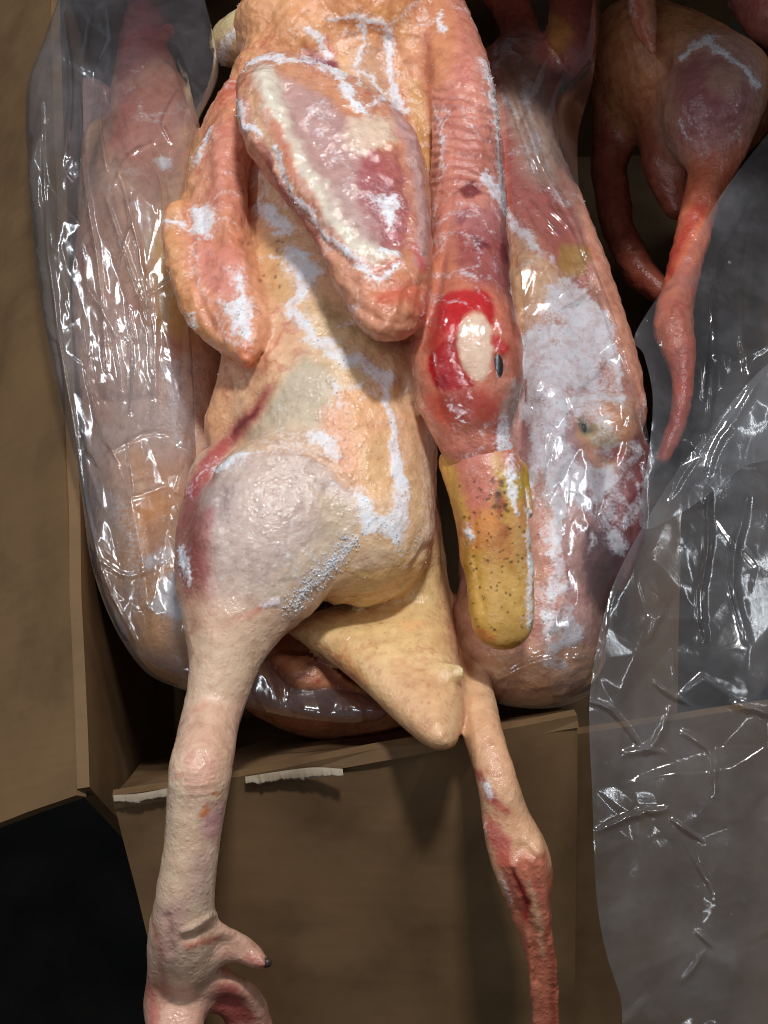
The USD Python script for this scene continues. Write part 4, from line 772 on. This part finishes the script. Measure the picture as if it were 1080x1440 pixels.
left_ops = [([(60, 180), (66, 330), (84, 480), (104, 600), (122, 720), (150, 820), (190, 900)], 3.0, .0016), ([(110, 120), (120, 260), (140, 380), (150, 520)], 3.5, .002), ([(165, 230), (190, 330), (210, 430), (216, 520)], 4, .0025), ([(150, 280), (178, 360), (200, 420)], 3, .002),
            ([(120, 400), (160, 470), (175, 560)], 3.5, .002), ([(180, 430), (190, 500), (184, 580)], 3, .002), ([(150, 640), (200, 612), (235, 610)], 3, .0016), ([(185, 700), (215, 690), (236, 684)], 2.5, .0014), ([(190, 300), (176, 340), (168, 380)], 2.5, .0014), ([(215, 200), (180, 220), (160, 260)], 2.5, .0012), ([(120, 520), (140, 600), (168, 650)], 3, .0016),
            ([(216, 390), (220, 470), (218, 560)], 3.5, .002), ([(90, 20), (100, 120), (92, 220)], 3.5, .002), ([(130, 10), (116, 90)], 3, .0016), ([(160, 60), (140, 160), (150, 240)], 3, .0016), ([(130, 780), (180, 810), (230, 790)], 3, .0016), ([(250, 130), (230, 170), (240, 200)], 2.5, .0014), ([(200, 420), (232, 400), (252, 380)], 2.5, .0014)]
bag, bagp = film('plastic_bag', [(92, -30), (60, 60), (36, 140), (44, 300), (58, 430), (84, 560), (112, 680), (128, 790), (160, 880), (205, 945), (262, 972), (300, 985), (420, 1010), (520, 1016), (540, 990), (420, 940), (300, 880), (288, 780), (276, 640), (270, 500), (262, 400), (258, 280), (276, 180), (306, 110), (300, 50), (288, 0), (280, -40)],
    lambda u, v: 0.010 - 0.024 * sstep(95, 175, u), .0060, left_ops, 'wrinkled clear plastic bag over the duck at the left, full of bright creases', 'plastic bag', 'clear_film', [duck1], crumple=.0006, stretch=(0.7, 1.4), angle=-0.12, seed=1, edge_drop=.006, fine=.5, rand=120, lean=0.15, step=2.0, sigma=6, facets=((70, .0026), (30, .0007), (12, .00014)))
r_ops = [([(702, 82), (730, 150), (760, 230), (800, 300), (850, 420), (886, 520)], 4, .0022), ([(704, 70), (740, 170), (770, 260)], 5, .0022), ([(700, 200), (718, 300), (732, 420), (742, 520)], 3, .0014), ([(742, 280), (766, 310), (786, 330)], 3, .0018), ([(770, 290), (800, 320), (812, 350)], 3, .0018), ([(705, 260), (735, 290), (750, 320)], 2.5, .0014), ([(770, 60), (798, 98)], 2.5, .0014), ([(740, 20), (760, 50)], 2.5, .001), ([(690, 960), (760, 930), (830, 925)], 3.5, .0012), ([(720, 600), (736, 640)], 2.5, .001)]
film('plastic_bag', [(690, -30), (700, 80), (712, 180), (722, 300), (735, 400), (738, 590), (735, 620), (770, 700), (800, 800), (760, 900), (670, 935), (690, 985), (780, 995), (842, 960), (856, 860), (890, 790), (918, 700), (916, 640), (900, 560), (862, 440), (824, 330), (812, 200), (835, 100), (832, -30)],
    -0.02, .0018, r_ops, 'thin clear plastic bag drawn tight over the frost-caked duck, right of the hanging neck', 'plastic bag', 'taut_film', [duck2], crumple=.0005, stretch=(0.8, 1.4), angle=0.3, seed=2, sigma=2.5, rand=40, lean=-.3, step=2.2, facets=((56, .0016), (24, .0004)))
film('plastic_sleeve', [(640, 180), (700, 182), (712, 260), (722, 380), (732, 480), (738, 560), (736, 590), (700, 600), (640, 588), (612, 520), (604, 440), (620, 380), (634, 300)],
    -0.02, .0009, [([(636, 474), (650, 452), (668, 432)], 2.2, .0012), ([(612, 520), (634, 508)], 2, .0009), ([(715, 280), (724, 380), (734, 480), (738, 560)], 2.2, .0012), ([(642, 526), (664, 540)], 2, .0008)], 'thin clear plastic film clinging to the neck and bloody head of the top duck', 'plastic film', 'thin_film', [duck], step=2.2, rand=3, lean=-.6, crumple=.0002, seed=3, sigma=1.1)
a_ops = [([(1066, 536), (1034, 590), (1010, 625), (996, 665)], 3, .002), ([(995, 690), (996, 760), (985, 840), (992, 900)], 4, .0022), ([(945, 830), (930, 860), (912, 900)], 4, .002), ([(828, 986), (862, 1000), (898, 1046)], 2.6, .0022), ([(905, 1054), (932, 1058)], 2.6, .0016), ([(920, 960), (940, 975), (968, 990)], 2.6, .0018), ([(842, 1168), (890, 1148), (936, 1138)], 4, .0024), ([(946, 1154), (966, 1168), (988, 1182)], 2.4, .0018), ([(940, 885), (946, 920), (950, 960)], 2.4, .0012), ([(1030, 990), (1060, 998), (1090, 1006)], 5, .002), ([(960, 1030), (1000, 1060), (1006, 1120)], 4, .0016),
         ([(880, 1060), (920, 1046), (940, 1000)], 5, .0018), ([(980, 1310), (1000, 1330)], 3, .0014), ([(1060, 520), (1000, 600), (940, 690)], 3, .0012), ([(870, 800), (846, 880), (832, 985)], 3, .0010), ([(980, 640), (940, 700)], 3, .0014), ([(1050, 700), (1030, 800), (1050, 900)], 5, .0016), ([(960, 1380), (990, 1340)], 3, .0012)]
film('plastic_liner', [(1130, 470), (1060, 530), (1000, 602), (938, 684), (872, 800), (846, 880), (829, 985), (833, 1120), (838, 1250), (850, 1330), (872, 1400), (905, 1500), (1140, 1500)],
    lambda u, v: 0.022 - np.clip(v - 950, 0, 600) * 0.00007, .004, a_ops, 'large milky clear plastic liner sheet hanging over the right front of the carton', 'plastic liner', 'milky_film', [duck2, duck3], crumple=.0007, stretch=(1.0, 1.2), angle=0.5, seed=4, sigma=6, fine=0.0, rand=50, lean=.6, facets=((120, .0030), (60, .0007), (24, .00010)))
b_ops = [([(1020, 270), (960, 368), (896, 468)], 3, .0014), ([(1010, 330), (1002, 420), (1006, 500)], 3.5, .002), ([(1002, 360), (970, 420), (930, 480)], 3, .0016), ([(920, 400), (912, 450)], 3, .0014), ([(1026, 360), (1010, 380), (996, 460), (990, 560)], 3.5, .002), ([(1060, 300), (1040, 420), (1050, 520)], 4, .002), ([(1005, 520), (998, 580), (990, 640)], 2.6, .0014), ([(905, 560), (925, 520)], 2.6, .0012)]
film('plastic_liner', [(1130, 130), (1070, 200), (1010, 280), (960, 366), (894, 468), (906, 500), (918, 560), (912, 640), (900, 740), (960, 720), (1040, 660), (1130, 580)],
    0.006, .003, b_ops, 'second fold of clear plastic higher up, over the thin red leg of the shaded duck', 'plastic liner', 'milky_film', [duck2, duck3], crumple=.0006, stretch=(0.8, 1.5), angle=0.35, seed=6, sigma=4, fine=0.0, rand=40, lean=.2, facets=((60, .0018), (26, .0004)))
